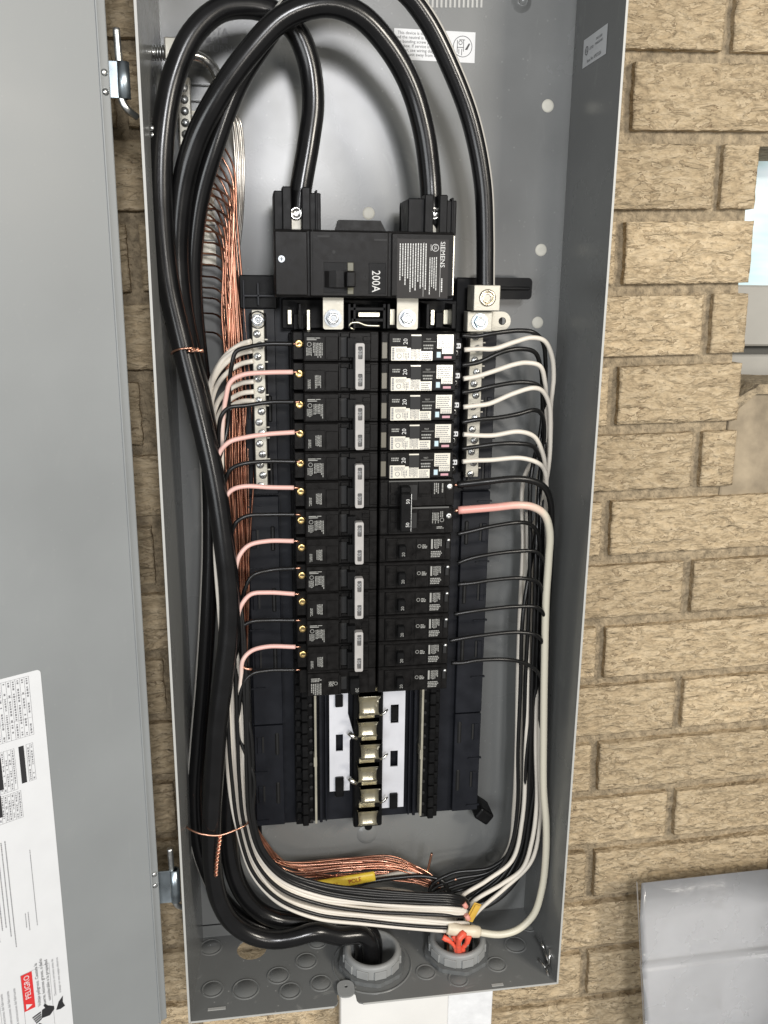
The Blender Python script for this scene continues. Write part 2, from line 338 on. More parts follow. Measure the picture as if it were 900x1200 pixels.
# ================================================================== BRICK WALL
ROT = math.radians(1.5)
wall = thing('brick_wall', 'tan split face brick wall behind the grey electrical panel', 'wall', (0, 86, 0)); wall['_b'] = (0, 86, 0)
wall.rotation_euler = (0, -ROT, 0)
PB, V0, BL = 68.2, 228.3, 224.0
WEDGE = 377.0
def brick_mesh(L, H, seed, endl=False):
    b = MB(); bm = b.bm; nx, nz = max(6, int(L/2.6)), 26; g = []
    off = Vector((seed*31.7, seed*11.3, seed*5.1))
    for j in range(nz+1):
        row = []
        for i in range(nx+1):
            x, z = L*i/nx, H*j/nz
            wx = x + 3*noise.noise(Vector((x/11, z/8, 9))+off); wz = z + 2.2*noise.noise(Vector((x/13, z/9, 4))+off)
            q = noise.noise(Vector((wx/15, wz/5.5, 0))+off)*1.0 + noise.noise(Vector((x/5.5, z/3.0, 3))+off)*.55
            tt = noise.noise(Vector((wx/24, wz/6.5, 7))+off)*2.6 + wz/9.0; saw = tt - math.floor(tt); ledge = saw if saw < .82 else (1-saw)/.18*.82
            ed = min(x, L-x, z, H-z); k = min(1, ed/5.0)
            y = -(q*2.2 + ledge*3.4 - 1.4)*k - 1.0*min(1, ed/2.0)
            jx = noise.noise(Vector((x/8, z/8, 5))+off)*1.0 if ed < .1 else 0
            row.append(bm.verts.new((x + (jx if i in (0, nx) else 0), y, z + (jx*.7 if j in (0, nz) else 0))))
        g.append(row)
    for j in range(nz):
        for i in range(nx): f = bm.faces.new((g[j][i], g[j][i+1], g[j+1][i+1], g[j+1][i])); f.smooth = True
    rim = [g[0][i] for i in range(nx+1)] + [g[j][nx] for j in range(1, nz+1)] + [g[nz][i] for i in range(nx-1, -1, -1)] + [g[j][0] for j in range(nz-1, 0, -1)]
    bk = [bm.verts.new((v.co.x, 30, v.co.z)) for v in rim]; n = len(rim)
    for i in range(n): bm.faces.new((rim[(i+1) % n], rim[i], bk[i], bk[(i+1) % n]))
    return b
mcache = {}
def lay_brick(x0, x1, v, variant):
    L = round(x1-x0); H = 57.0; key = (L, variant)
    if key not in mcache:
        o = brick_mesh(L, H, variant+L*.01).build('brick', BRICK, wall, None); 
        for vtx in o.data.vertices: vtx.co += Vector((0, 86, 0))*S
        mcache[key] = o.data
    else:
        o = bpy.data.objects.new('brick', mcache[key]); COL.objects.link(o); o.parent = wall
    o.location = Vector((x0+random.uniform(-.8, .8), random.uniform(-1.2, 1.0), v-H+random.uniform(-.8, .8)))*S
    return o
for i in range(-3, 16):
    v = V0 - PB*i; joint = 243.0 if i % 2 == 0 else 336.0
    k0 = -4
    for k in range(-4, 3):
        a = joint+BL*k+5.5; bq = joint+BL*(k+1)-5.5
        if bq < -420 or a > 500: continue
        if 1 <= i <= 5:
            if a > WEDGE-8: continue
            bq = min(bq, WEDGE+random.uniform(-1.5, 1.5))
        lay_brick(a, bq, v, random.randrange(4))
def mortar_sheet(x0, x1, z0, z1):
    b = MB(); b.box(x0, x1, 95, 196, z0, z1); nx, nz = int((x1-x0)/6), int((z1-z0)/6); g = []
    for j in range(nz+1): g.append([b.bm.verts.new((x0+(x1-x0)*i/nx, 93.6-1.6*noise.noise(Vector((x0+(x1-x0)*i/nx, z0+(z1-z0)*j/nz, 0))*.05)-1.3*noise.noise(Vector((x0+(x1-x0)*i/nx, z0+(z1-z0)*j/nz, 9))*.14), z0+(z1-z0)*j/nz)) for i in range(nx+1)])
    for j in range(nz):
        for i in range(nx): f = b.bm.faces.new((g[j][i], g[j][i+1], g[j+1][i+1], g[j+1][i])); f.smooth = True
    return b.build('mortar_backing', MORTAR, wall)
mortar_sheet(-440, WEDGE-7, -860, 440); mortar_sheet(WEDGE-7, 540, -860, V0-PB*5-57-6); mortar_sheet(WEDGE-7, 540, V0-PB-1, 440)
# sill block and dried mortar at the corner of the window opening
sl = thing('window_sill', 'rough tan masonry sill block at the corner of the window opening', 'sill', (430, 130, -170))
b = MB()
b.prism([(WEDGE-6, -186), (520, -186), (520, -62), (WEDGE+18, -62), (WEDGE-3, -88)], 92, 190); bmesh.ops.bevel(b.bm, geom=list(b.bm.edges), offset=2.5, segments=2, profile=.5, affect='EDGES'); b.build('sill_block', STONE, sl)
b = MB(); b.prism([(WEDGE-9, -92), (WEDGE+20, -66), (520, -66), (520, -56), (WEDGE+22, -55), (WEDGE+2, -68), (WEDGE-9, -80)], 87, 188)
bmesh.ops.subdivide_edges(b.bm, edges=list(b.bm.edges), cuts=3, use_grid_fill=True)
for v_ in b.bm.verts: v_.co += Vector((noise.noise(v_.co*.09)*3, noise.noise(v_.co*.09+Vector((5, 0, 0)))*3, noise.noise(v_.co*.09+Vector((0, 5, 0)))*3))
b.build('mortar_cap', MORTAR, sl)
wn = thing('window', 'pale grey framed window at the right edge, with bright daylight in the glass', 'window', (460, 220, -50))
b = MB(); b.box(WEDGE-4, 560, 196, 216, -62, -34, 0, 2); b.box(WEDGE-4, 560, 190, 216, -24, 42, 0, 2); b.box(WEDGE-4, WEDGE+10, 200, 216, 42, 200, 0, 1); b.build('window_frame', FRAMEM, wn)
b = MB(); b.box(WEDGE-4, 560, 205, 216, -34, -24, 0); b.build('gasket', mat('grey_gasket', (.06, .058, .05), .6), wn)
gm = mat('daylit_glass', (.3, .4, .42), .15); nt = gm.node_tree; N, Lk = nt.nodes, nt.links
tc = N.new('ShaderNodeTexCoord'); mp = N.new('ShaderNodeMapping'); mp.inputs['Scale'].default_value = (8, 8, 34); mp.inputs['Rotation'].default_value = (0, .3, 0); Lk.new(tc.outputs['Object'], mp.inputs[0])
nz = N.new('ShaderNodeTexNoise'); nz.inputs['Scale'].default_value = 1; nz.inputs['Detail'].default_value = 3; Lk.new(mp.outputs[0], nz.inputs['Vector'])
rp = N.new('ShaderNodeValToRGB'); e = rp.color_ramp.elements; e[0].position = .36; e[0].color = (.42, .50, .44, 1); e[1].position = .62; e[1].color = (.90, .96, .98, 1); x = e.new(.48); x.color = (.62, .76, .78, 1)
Lk.new(nz.outputs['Fac'], rp.inputs['Fac']); Lk.new(rp.outputs['Color'], N['Principled BSDF'].inputs['Emission Color']); N['Principled BSDF'].inputs['Emission Strength'].default_value = .66
b = MB(); b.box(WEDGE+10, 560, 206, 210, 42, 200, 0); b.build('glass_pane', gm, wn)

# ================================================================== ENCLOSURE
XL, XR, YR, YB, ZB, ZT = -181.0, 181.2, -32.6, 78.7, -642.0, 372.0
enc = thing('electrical_panel', 'open grey steel electrical panel enclosure mounted on the brick wall', 'electrical panel', (0, YB, ZB))
XLB = XL+6.5                                    # the left side leans in a little towards the back
def onback(px, py): p = at(px, py, YB); return p.x, p.z
b = MB(); b.box(XLB-1, XR, YB, YB+1.6, ZB, ZT); b.build('back_plate', GREY, enc)
b = MB(); b.bm.verts.ensure_lookup_table()
b.prism([(YR, ZB), (YB, ZB), (YB, ZT), (YR, ZT)], 0, 1.6)
for v_ in b.bm.verts:
    yy = v_.co.x; v_.co = Vector((XL + (XLB-XL)*(yy-YR)/(YB-YR) - v_.co.y, yy, v_.co.z))
bmesh.ops.recalc_face_normals(b.bm, faces=list(b.bm.faces)); b.build('side_plate', GREY, enc)
b = MB(); b.box(XR, XR+1.6, YR, YB+1.6, ZB-1.6, ZT); b.build('side_plate', GREY, enc)
b = MB(); b.box(XL-1.6, XR+1.6, YR, YB+1.6, ZT, ZT+1.6); b.build('top_plate', GREY, enc)
# pale edges of the sheet
b = MB(); b.box(XL-1.7, XL+.25, YR-.5, YR, ZB-1.6, ZT); b.box(XR-.15, XR+1.7, YR-.5, YR, ZB-1.6, ZT); b.build('rim_edge', EDGE, enc)
# bottom plate with its open holes
C1 = Vector((0, 18, ZB)); C2 = Vector((90.5, 22, ZB)); H3 = atz(295, 1112, ZB)
rot90 = Matrix(((1, 0, 0, 0), (0, 0, 1, 0), (0, 1, 0, ZB), (0, 0, 0, 1)))
tx = atz(407.5, 1178, ZB).x
out = [(XL, YR), (tx-13, YR), (tx-10.5, YR+1.5), (tx-9, YR+5), (tx-9, YR+15), (tx+9, YR+15), (tx+9.5, YR+5), (tx+11.5, YR+1.5), (tx+15, YR), (XR, YR), (XR, YB), (XLB, YB)]
b = MB(); b.prism(out, -1.6, 0, 0, [circle(C1.x, C1.y, 23), circle(C2.x, C2.y, 23), circle(H3.x, H3.y, 15.5)], rot90)
bmesh.ops.recalc_face_normals(b.bm, faces=list(b.bm.faces)); b.build('bottom_plate', FLOORGREY, enc)
b = MB(); b.box(XL, tx-13, YR-.5, YR, ZB-1.9, ZB+.1); b.box(tx+15, XR, YR-.5, YR, ZB-1.9, ZB+.1); b.build('rim_edge', EDGE, enc)
def kdisc(x, y, r):
    q = MB(); q.lathe((x, y, ZB), (0, 0, 1), [(r+1.4, .05), (r+.7, .8), (r-.2, .75), (r-.8, -.0), (r-1.4, .55), (0.01, .6)], n=28); return q
KO = [(249, 1159, 10), (288, 1159, 12.5), (326, 1143, 10.5), (340, 1161, 10), (359, 1126, 10.5), (376, 1152, 10), (499, 1139, 9.5), (537, 1147, 9.5), (582, 1130, 9.5), (604, 1107, 11), (372, 1104, 9), (247, 1110, 11), (620, 1085, 8)]
for px, py, r in KO:
    p = atz(px, py, ZB+.1); kdisc(p.x, p.y, r).build('knockout', FLOORGREY, enc)
b = MB(); b.lathe((C1.x, C1.y, ZB), (0, 0, 1), [(41.6, .05), (41, .9), (40, .9), (39.4, .05)], n=48); b.build('knockout_ring', GREY, enc)
# dark fold lines and slot marks in the bottom corner
b = MB()
p = at(237, 1098, YB-.5); q = at(237, 1085, YB-.5); r_ = at(300, 1078, YB-.5)
b.box(p.x-.5, p.x+.5, YB-.8, YB, p.z, q.z); b.box(q.x, r_.x, YB-.8, YB, q.z-.5, q.z+.5); b.build('fold_line', PIT, enc)  # dark lines along the fold of back and bottom
for px, py, w2 in ((254, 1182, 8.5), (583, 1154, 6)):
    p = atz(px, py, ZB+.3); b = MB(); b.box(p.x-w2, p.x+w2, p.y-1.6, p.y+1.6, ZB+.05, ZB+.5); b.build('punched_slot', EDGE, enc)
b = MB(); p = atz(617, 1143, ZB+.3); b.prism([(p.x-9, p.y-3), (p.x+9, p.y-3), (p.x+2, p.y+5)], -.6, -.05, 0, (), rot90); b.build('punched_slot', EDGE, enc)
# pale hole plugs in the back, boss at the top
for px, py, r in ((642, 124, 5.0), (432, 250, 5.0), (634, 293, 5.0), (630, 378, 5.0)):
    x, z = onback(px, py); b = MB(); b.lathe((x, YB, z), (0, -1, 0), [(r+.5, 0), (r, .5), (r-.8, .7), (.01, .5)], n=24); b.build('hole_plug', DISC, enc)
x, z = onback(611, 2); b = MB(); b.lathe((x, YB, z), (0, -1, 0), [(9, 0), (6, 2), (4.5, 4), (3.6, 4.2), (3.2, 2), (.01, 2)], n=28); b.build('embossed_boss', GREY, enc)
x, z = onback(430, 978); b = MB(); b.lathe((x, YB, z), (0, -1, 0), [(11, 0), (8, 1.6), (5, 2.2), (.01, 2.4)], n=28); b.build('embossed_boss', GREY, enc)
x, z = onback(578, 1003); b = MB(); b.lathe((x, YB, z), (0, -1, 0), [(9, 0), (7, 1.2), (5, 1.4), (.01, 1.0)], n=28); b.build('embossed_boss', GREY, enc)
# stamped letters on the back
b = MB()
for s_, px, py, sz in (('MIXTA', 250, 37, 8), ('TURNO', 262, 58, 8)):
    x, z = onback(px, py); b.text(s_, x, YB-.15, z, sz)
x, z = onback(254, 47)
for k, wd in ((-7, 4), (-1.5, 1.2), (1.4, 1.2), (6.5, 5)): b.box(x+k-wd/2, x+k+wd/2, YB-.25, YB-.1, z-2.2, z+2)
b.build('stencilled_print', SOFTINK, enc)
b = MB(); x0, z0 = onback(478, 3)
for k in range(16): x, z = onback(486+k*5.2, 3); b.box(x-.9, x+.9, YB-.5, YB-.05, z-4, z+5)
b.build('stamped_print', EDGE, enc)
# instruction sticker on the back
p0, p1 = at(462, 23, YB), at(556, 74, YB)
stk = MB(); mtx = Matrix.Translation(Vector((0, 0, 0)))
x0, x1, z1, z0 = p0.x, p1.x, at(556, 38, YB).z, p1.z
stk.rect(x0, x1, z0, z1, YB-.2, 0)
for k, t_ in enumerate(('This device is to be insulated', 'and the neutral is to be bonded', 'the bonding screw provided in', 'the box. If service is fed from', 'rear, see wiring diagram', 'the unit away from line')):
    stk.text(t_, x0+(x1-x0)*.33, YB-.3, z1-3.2-k*(z1-z0-4)/6, 3.5, 0, 1)
cx_, cz_ = x1-11, (z0+z1)/2+.5
stk.ring(cx_, YB-.3, cz_, 8.5, .5, 1, 24); stk.ring(cx_-2, YB-.3, cz_+3, 1.8, .5, 1, 12)
for a in ((-4.5, .5, -1, -.5), (-5, -4.5, -5, 5), (.5, 1, -4, 5.5), (-3, 2, 5, 5.5), (-3.5, -3, -6, -2), (-1, -.5, -7, -2)): stk.rect(cx_+a[0], cx_+a[1], cz_+a[2], cz_+a[3], YB-.3, 1)
stk.quad([(cx_+2, YB-.3, cz_-2.5), (cx_+4.2, YB-.3, cz_-2.5), (cx_+6.6, YB-.3, cz_+2.3), (cx_+5.4, YB-.3, cz_+2.8)], 1)
stk.build('instruction_sticker', [PAPER, INK], enc)
# approval sticker on the right side plate
def onside(u, v): return Vector((XR-.25, u, v))
rm = Matrix(((0, 1, 0, XR-.25), (1, 0, 0, 0), (0, 0, 1, 0), (0, 0, 0, 1)))     # local x -> y ; local y(neg) -> x
def side_pt(px, py):
    d = CR*((px-450)/FPX) + CD*((py-600)/FPX) + CF; return CAM + d*((XR-CAM.x)/d.x)
sa, sb_ = side_pt(684, 60), side_pt(712, 40)
rs = Matrix(((0, 1, 0, XR-.3), (-1, 0, 0, 0), (0, 0, 1, 0), (0, 0, 0, 1)))      # local x runs towards the opening (-y)
u0, u1 = -sa.y, -sb_.y; zt_, zb_ = side_pt(684, 48).z, side_pt(684, 80).z
stk = MB(); stk.rect(u0, u1, zb_, zt_, 0, 0, rs)
rs2 = Matrix(((0, 1, 0, XR-.45), (-1, 0, 0, 0), (0, 0, 1, 0), (0, 0, 0, 1)))
cu = (u0+u1)/2; hh = zt_-zb_; wd = u1-u0
stk.ring(u0+wd*.16, 0, zb_+hh*.55, hh*.16, hh*.035, 1, 18, rs2); stk.text('UL', u0+wd*.16, 0, zb_+hh*.55, hh*.2, 0, 1, 1, rs2); stk.text('LISTED', u0+wd*.37, 0, zb_+hh*.55, hh*.13, 0, 1, 1, rs2)
stk.text('ENCLOSED', u0+wd*.68, 0, zb_+hh*.74, hh*.12, 0, 1, 1, rs2); stk.text('PANELBOARD', u0+wd*.68, 0, zb_+hh*.58, hh*.12, 0, 1, 1, rs2); stk.text('Issue No. KP073326', cu, 0, zb_+hh*.16, hh*.17, 0, 1, 1, rs2)
stk.build('approval_sticker', [PAPER, INK], enc)
# padlock tab at the front of the bottom
b = MB(); b.prism(rrect(tx-8.6, tx+8.6, YR+8, YR+27, 7), .3, 1.7, 0, [circle(tx+.5, YR+20, 1.7, 12)], rot90)
for v_ in b.bm.verts: v_.co.z += (v_.co.y-(YR+8))*.12
bmesh.ops.recalc_face_normals(b.bm, faces=list(b.bm.faces)); b.build('padlock_tab', PVC, enc)
# bright bent latch clip at the bottom right corner
b = MB()
for (px, py, Y), (qx, qy, Y2) in (((634, 1104, 10), (638, 1112, 4)), ((638, 1112, 4), (644, 1130, -10)), ((631, 1124, 0), (640, 1134, -14)), ((645, 1112, -10), (643, 1133, -16)), ((640, 1134, -16), (645, 1150, -27))):
    b.tube([at(px, py, Y), at(qx, qy, Y2)], 1.5, 0, 6)
b.build('latch_clip', STEEL, enc)
# screws in the left side
for px, py in ((168, 150), (171, 158)):
    p = at(px, py, 0); x = XL+(XLB-XL)*(0-YR)/(YB-YR); b = MB(); b.cyl((x, 0, p.z), (1, 0, 0), 2.2, 3, 0, 10); b.build('side_screw', ZINC, enc)

# ------------------------------------------------------------------ door (part of the enclosure, swung open to the left)
door = bpy.data.objects.new('door', None); COL.objects.link(door); door.parent = enc; door['_b'] = tuple(enc['_b'])
DTH = math.radians(31.0); HX = at(160, 600, -33).x-22.0
du = Vector((-math.cos(DTH), -math.sin(DTH), 0)); dn = Vector((math.sin(DTH), -math.cos(DTH), 0))   # along the door, out of its inner face
HP = Vector((-201.5, -33.0, 0))
# local: x = along the door from its hinged edge, y = out of the inner face (towards camera negative), z up
dm = Matrix(((du.x, -dn.x, 0, HP.x), (du.y, -dn.y, 0, HP.y), (0, 0, 1, 0), (0, 0, 0, 1)))
def dpt(px, py, off=0.0):
    """door-local (x, z) of the point of the inner face seen at a pixel"""
    d = CR*((px-450)/FPX) + CD*((py-600)/FPX) + CF; P0 = HP + dn*off
    t = (P0-CAM).dot(dn)/d.dot(dn); P = CAM + d*t - HP
    return P.dot(du), P.z
DZ0 = -636.0; DZ1 = 372.0
b = MB(); b.box(7.4, 420, 0, 1.4, DZ0, DZ1, 0, 0, 1, dm); bmesh.ops.recalc_face_normals(b.bm, faces=list(b.bm.faces)); b.build('door_sheet', DOORGREY, door)
b = MB(); b.box(0, 7.4, 1.0, 14.5, DZ0, DZ1, 0, 1.2, 2, dm); b.box(7.0, 8.6, -1.2, 1.0, DZ0, DZ1, 1, .5, 2, dm); bmesh.ops.recalc_face_normals(b.bm, faces=list(b.bm.faces)); b.build('door_flange', [DOORGREY, DOORGREY], door)
# the big printed label
lx0, lz1 = dpt(47, 784); lx1 = 330.0
_, lz0 = dpt(72, 1200); lz0 -= 80
lab = MB(); lab.prism(rrect(lx0, lx1, lz0, lz1, 3.2), -.35, -.05, 0, (), dm)
def R_(a, z_a, c, z_c, m=1, y=-.5): lab.rect(min(a, c), max(a, c), min(z_a, z_c), max(z_a, z_c), y, m, dm)
rngl = random.Random(3)
def dline(x0, x1, z0, z1, t=.22):
    if abs(x1-x0) < .01: R_(x0-t/2, z0, x0+t/2, z1, 3)
    else: R_(x0, z0-t/2, x1, z0+t/2, 3)
def table(px0, py0, px1, py1, colw, rows, head=None):
    (a, zt), (c, _) = dpt(px1, py0), dpt(px0, py0); _, zbm = dpt(px1, py1)
    x0, x1 = a, c
    n = max(1, int((x1-x0)/colw))
    for k in range(n+1): dline(x0+k*colw, x0+k*colw, zbm, zt)
    for f in rows: dline(x0, x0+n*colw, zbm+(zt-zbm)*f, 0)
    for k in range(n):
        z_ = zt-1.2
        while z_ > zbm+1.5:
            l_ = .6+rngl.random()*1.5
            if rngl.random() < .72: R_(x0+k*colw+colw*.32, z_, x0+k*colw+colw*.68, max(zbm+1, z_-l_), 3, -.52)
            z_ -= l_+.7
    return x0, x1, zbm, zt
table(-60, 792, 33, 862, 3.4, (0, .3, .72, 1))
a = table(-60, 877, 16, 926, 2.6, (0, .65, 1)); 
q = table(27, 870, 38, 914, 2.6, (0, .65, 1))
R_(q[1], q[2], q[1]+4, q[3], 1, -.55)
table(-60, 926, 24, 958, 2.6, (0, .55, 1))
(xa, za), (xb, zb2) = dpt(0.5, 888), dpt(0.5, 926); R_(xa, za, xa+4.5, zb2, 1, -.55)
(xa, za), (xb, zb2) = dpt(0.5, 932), dpt(0.5, 958); R_(xa, za, xa+4.5, zb2, 1, -.55)
for px, py0, py1, n_, dx in ((35, 995, 1092, 1, 2.2), (33, 1068, 1092, 2, 2.2), (6, 985, 1130, 6, 3.0)):
    (xa, za), (_, zb2) = dpt(px, py0), dpt(px, py1)
    lab.micro(xa, xa+n_*dx, zb2, za, -.52, n_, 3, True, .26, rngl, dm)
# danger block
(x0, z1_), (_, z0_) = dpt(57, 1128), dpt(57, 1215); (x9, _) = dpt(22, 1128)
dline(x0, x9, z1_, 0); dline(x0, x0, z0_, z1_); dline(x9, x9, z0_, z1_)
_, zr0 = dpt(30, 1185); (xr, zr1) = dpt(30, 1140); zs = zr0
R_(x9-9.0, zr0, x9-.2, z1_-.2, 2, -.6)
# printed words are rotated to read bottom to top; door-local x runs to the left, so words are set in the mirrored frame
fm = dm @ Matrix(((-1, 0, 0, 0), (0, 1, 0, 0), (0, 0, 1, 0), (0, 0, 0, 1)))
lab.text('PELIGRO', -(x9-4.6), -.7, (zr0+z1_)/2+4.5, 6.6, math.pi/2, 4, .9, fm)
zt_ = zr0+3.6; lab.prism([(-(x9-1.9), zt_-2.2), (-(x9-1.9), zt_+3.2), (-(x9-7.0), zt_+.5)], -.72, -.66, 4, (), fm)
for k, t_ in enumerate(('Voltaje peligroso. Causara la', 'muerte, lesiones graves, o daño', 'considerable a la propiedad')): lab.text(t_, -(x9-12.5-k*4.2), -.6, (zr0+z1_)/2+2, 3.7, math.pi/2, 1, 1, fm)
for k, t_ in enumerate(('Desconecte la corriente antes de', 'trabajar en este equipo eléctrico')): lab.text(t_, -(x9-26-k*4.0), -.6, (zr0+z1_)/2+2, 2.7, math.pi/2, 3, 1, fm)
dline(x0, x9, zr0-34, 0)
# hand and jagged arc pictogram
hx, hz = -(x9-16), zr0-9
lab.prism([(hx-3, hz-5), (hx+4, hz-6), (hx+8, hz-2), (hx+8, hz+1), (hx+4, hz+4), (hx-2, hz+3)], -.6, -.55, 1, (), fm)
for k in range(4): lab.prism([(hx-3, hz+2.2-k*2.2), (hx-3, hz+.7-k*2.2), (hx-10+k*.8, hz-1.2-k*2.2), (hx-10.4+k*.8, hz+.2-k*2.2)], -.6, -.55, 1, (), fm)
lab.prism([(hx+1, hz+3), (hx+4, hz+3.4), (hx+1, hz+7.5), (hx-.6, hz+6.4)], -.6, -.55, 1, (), fm)
lab.prism([(hx+9.4, hz-4), (hx+12, hz+3), (hx+16, hz+7), (hx+15.4, hz+1), (hx+17, hz-4), (hx+13, hz-5)], -.6, -.55, 1, (), fm)
lab.prism([(hx-9, hz-9.5), (hx-5, hz-8.6), (hx-3, hz-11), (hx-7, hz-14), (hx-9, hz-19), (hx-11.4, hz-19), (hx-10, hz-13)], -.6, -.55, 1, (), fm)
for k in range(3): lab.text('Siga las instrucciones del fabricante', -(x9+6+k*5), -.6, zr0+6, 3, math.pi/2, 3, 1, fm)
dline(x9+18, x9+18, lz0, zr0+30); dline(x9+22, x9+22, lz0, zr0+30)
lab.build('printed_label', [PAPER, INK, REDINK, SOFTINK, PAPER], door)
# hinges: zinc strap on the flange, round pin
def hinge(px0, py0, px1, py1, pin, Y=-26):
    a, c = at(px0, py0, Y), at(px1, py1, Y)
    g = MB(); xm = (a.x+c.x)/2
    g.box(a.x-4, xm+1, Y-1.2, Y+1.2, c.z, a.z, 0, .4); g.lathe((xm+4.2, Y+1.2, c.z), (0, 0, 1), [(3.0, 0), (4.6, .2), (4.6, a.z-c.z-.2), (3.0, a.z-c.z)], 0, 16)
    g.build('hinge_strap', BZINC, door)
    pp = [at(*q) for q in pin]; r = 2.6
    g = MB(); g.tube(spline(pp, 2), r, 0, 12); g.build('hinge_pin', ZINC, door)
hinge(125, 71, 150, 116, [(136, 33, -25), (140, 80, -25), (143, 118, -25), (149, 128, -24), (160, 137, -16)])
hinge(187, 1021, 212, 1056, [(199, 994, -25), (201, 1020, -25), (203, 1052, -25), (207, 1060, -24), (214, 1064, -16)])
for px, py in ((119, 84), (121, 107), (184.5, 1024), (185.5, 1037)):
    x, z = dpt(px, py, 0); g = MB(); p = dm @ Vector((4.0, .9, z)); g.lathe(p, dn, [(2.6, 0), (2.2, .9), (1.2, 1.3), (.01, 1.4)], 0, 14); g.build('rivet', ZINC, door)
# ================================================================== BUS BASE (black plastic interior)
base = thing('bus_base', 'black plastic bus base with bright metal stabs in the middle of the panel', 'bus base', (0, 60, -495))
b = MB(); b.box(-116, 113, 52, 57, -493, 42, 0, .8); b.build('base_plate', NAVY, base)
for px, py in ((300, 976), (566, 952), (300, 340), (590, 338)):
    p = at(px, py, 66); b = MB()
    if px == 566: b.box(p.x-14, p.x+4, 50, YB, p.z-5, p.z+9, 0, 2.5, 2, Matrix.Translation(p) @ Matrix.Rotation(math.radians(38), 4, 'Y') @ Matrix.Translation(-p))
    elif py > 900: b.box(p.x-6, p.x+6, 50, YB, p.z-8, p.z+8, 0, 2)
    else: b.box(p.x-10, p.x+10, 57, YB, p.z-8, p.z+8, 0, 2)
    b.build('foot', BLACK, base)
# outer wings with slots
for sx, xa, xb in ((-1, -114, -86), (1, 86, 113)):
    b = MB(); b.box(xa, xb, 46, 52, -490, -380, 0, .6); b.box(xa, xb, 46, 52, -378.5, -150, 0, .6); b.box(xa, xb, 46, 52, -148, 34, 0, .6); b.build('wing', NAVY, base)
    for z in (-70, -130, -190, -250, -310, -400, -454):
        xo = xa if sx < 0 else xb
        for bx, mm, bv in (((xo-sx*7, xo-sx*2.5, 44.6, 47, z-9, z+9), NAVY, .5), ((xo-sx*20, xo-sx*24, 44.9, 47, z-12, z+12), PIT, 1.2), ((xo-sx*12, xo+sx*1.5, 44.4, 47, z-30, z-28.6), NAVY, 0), ((xo-sx*9.2, xo-sx*7.4, 45.0, 47, z-8, z+9), PIT, 0)):
            b = MB(); b.box(*bx, 0, bv); b.build('clip_slot', mm, base)
# hook rails under the breaker ends
for sx in (-1, 1):
    xo = at(357, 900, 34).x if sx < 0 else at(505, 900, 34).x; w_ = 8.6
    zb_ = at(357, 970, 34).z if sx < 0 else at(505, 961, 34).z
    b = MB(); b.box(xo-w_, xo+w_, 40, 54, zb_, -4, 0, .6); b.build('hook_rail', BLACK, base)
    k = 0; z = zb_+7
    while z < -300:
        t = MB(); t.box(xo-2.4, xo+3.6, 33, 40.2, z-5, z+6.2, 0, .8); t.box(xo-8 if sx < 0 else xo+3, xo-3 if sx < 0 else xo+8, 36, 40.2, z+1, z+7, 0, .8); t.cyl((xo+sx*-6.5, 40.1, z-3), (0, -1, 0), 1.7, 2.0, 1, 10); t.build('hook', [BLACK, PIT], base); z += 12.7
    xs = at(370, 900, 38).x if sx < 0 else at(493.5, 900, 38).x
    z0 = at(370, 964, 38).z if sx < 0 else at(493, 955, 38).z
    b = MB(); b.box(xs-1.0, xs+1.0, 36.5, 50, z0, -300, 0); zz = at(368, 893, 37).z if sx < 0 else at(495, 884, 37).z; b.box(xs-1.8, xs+1.2, 36.6, 50, zz-5, zz+5, 0); b.build('metal_strip', NICKEL, base)
    b = MB(); b.box(xs-sx*4, xs-sx*7, 44, 52, -490, -300, 0, .5); b.box(xs-sx*10, xs-sx*11.5, 46, 52, -490, -300, 0, .4); b.build('inner_rib', NAVY, base)
# aluminium bus plates
Y_ = 44.0
def P2(px, py, Y=Y_): p = at(px, py, Y); return (p.x, p.z)
a0, a1 = P2(385, 800), P2(410, 926); a2 = P2(387, 926)
x0, x1 = a2[0]-.5, a1[0]; zb_ = a1[1]
b = MB(); slots = [rc(*(lambda p, q: (p[0], q[0], q[1], p[1]))(P2(393.5, 861), P2(402, 880)))]
nt_ = P2(404, 846); out = [(x0, zb_), (x1-.3, zb_), (x1-.3, P2(409, 868)[1]), (x1+3.5, P2(409, 860)[1]), (x1-2, P2(409, 836)[1]), (x1-2, -305), (x0, -305)]
b.prism(out, Y_, Y_+1.4, 0, slots); b.build('bus_plate', ALU, base)
c0, c1 = P2(447, 800), P2(475, 945); x0, x1 = P2(446, 900)[0], P2(473.5, 900)[0]; zb_ = c1[1]
b = MB(); out = [(x0, zb_), (x1, zb_), (x1, -305), (x0-1, -305), (x0-1, P2(446, 855)[1]), (x0+1.5, P2(446, 866)[1]), (x0-3, P2(446, 880)[1]), (x0-3, P2(446, 900)[1]), (x0+1, P2(446, 915)[1])]
b.prism(out, Y_, Y_+1.4, 0, [rc(*(lambda p, q: (p[0], q[0], q[1], p[1]))(P2(458, 826), P2(467, 847))), rc(*(lambda p, q: (p[0], q[0], q[1], p[1]))(P2(457.5, 880), P2(466, 898)))]); b.build('bus_plate', ALU, base)
for px0, py0, px1, py1 in ((393, 815, 402, 829), (393, 912, 403, 934), (457, 931, 466, 948), (459, 829, 466, 845)):
    p, q = P2(px0, py0, 41), P2(px1, py1, 41); b = MB(); b.box(p[0], q[0], 41, 52, q[1], p[1], 0, .8); b.build('retaining_clip', BLACK, base)
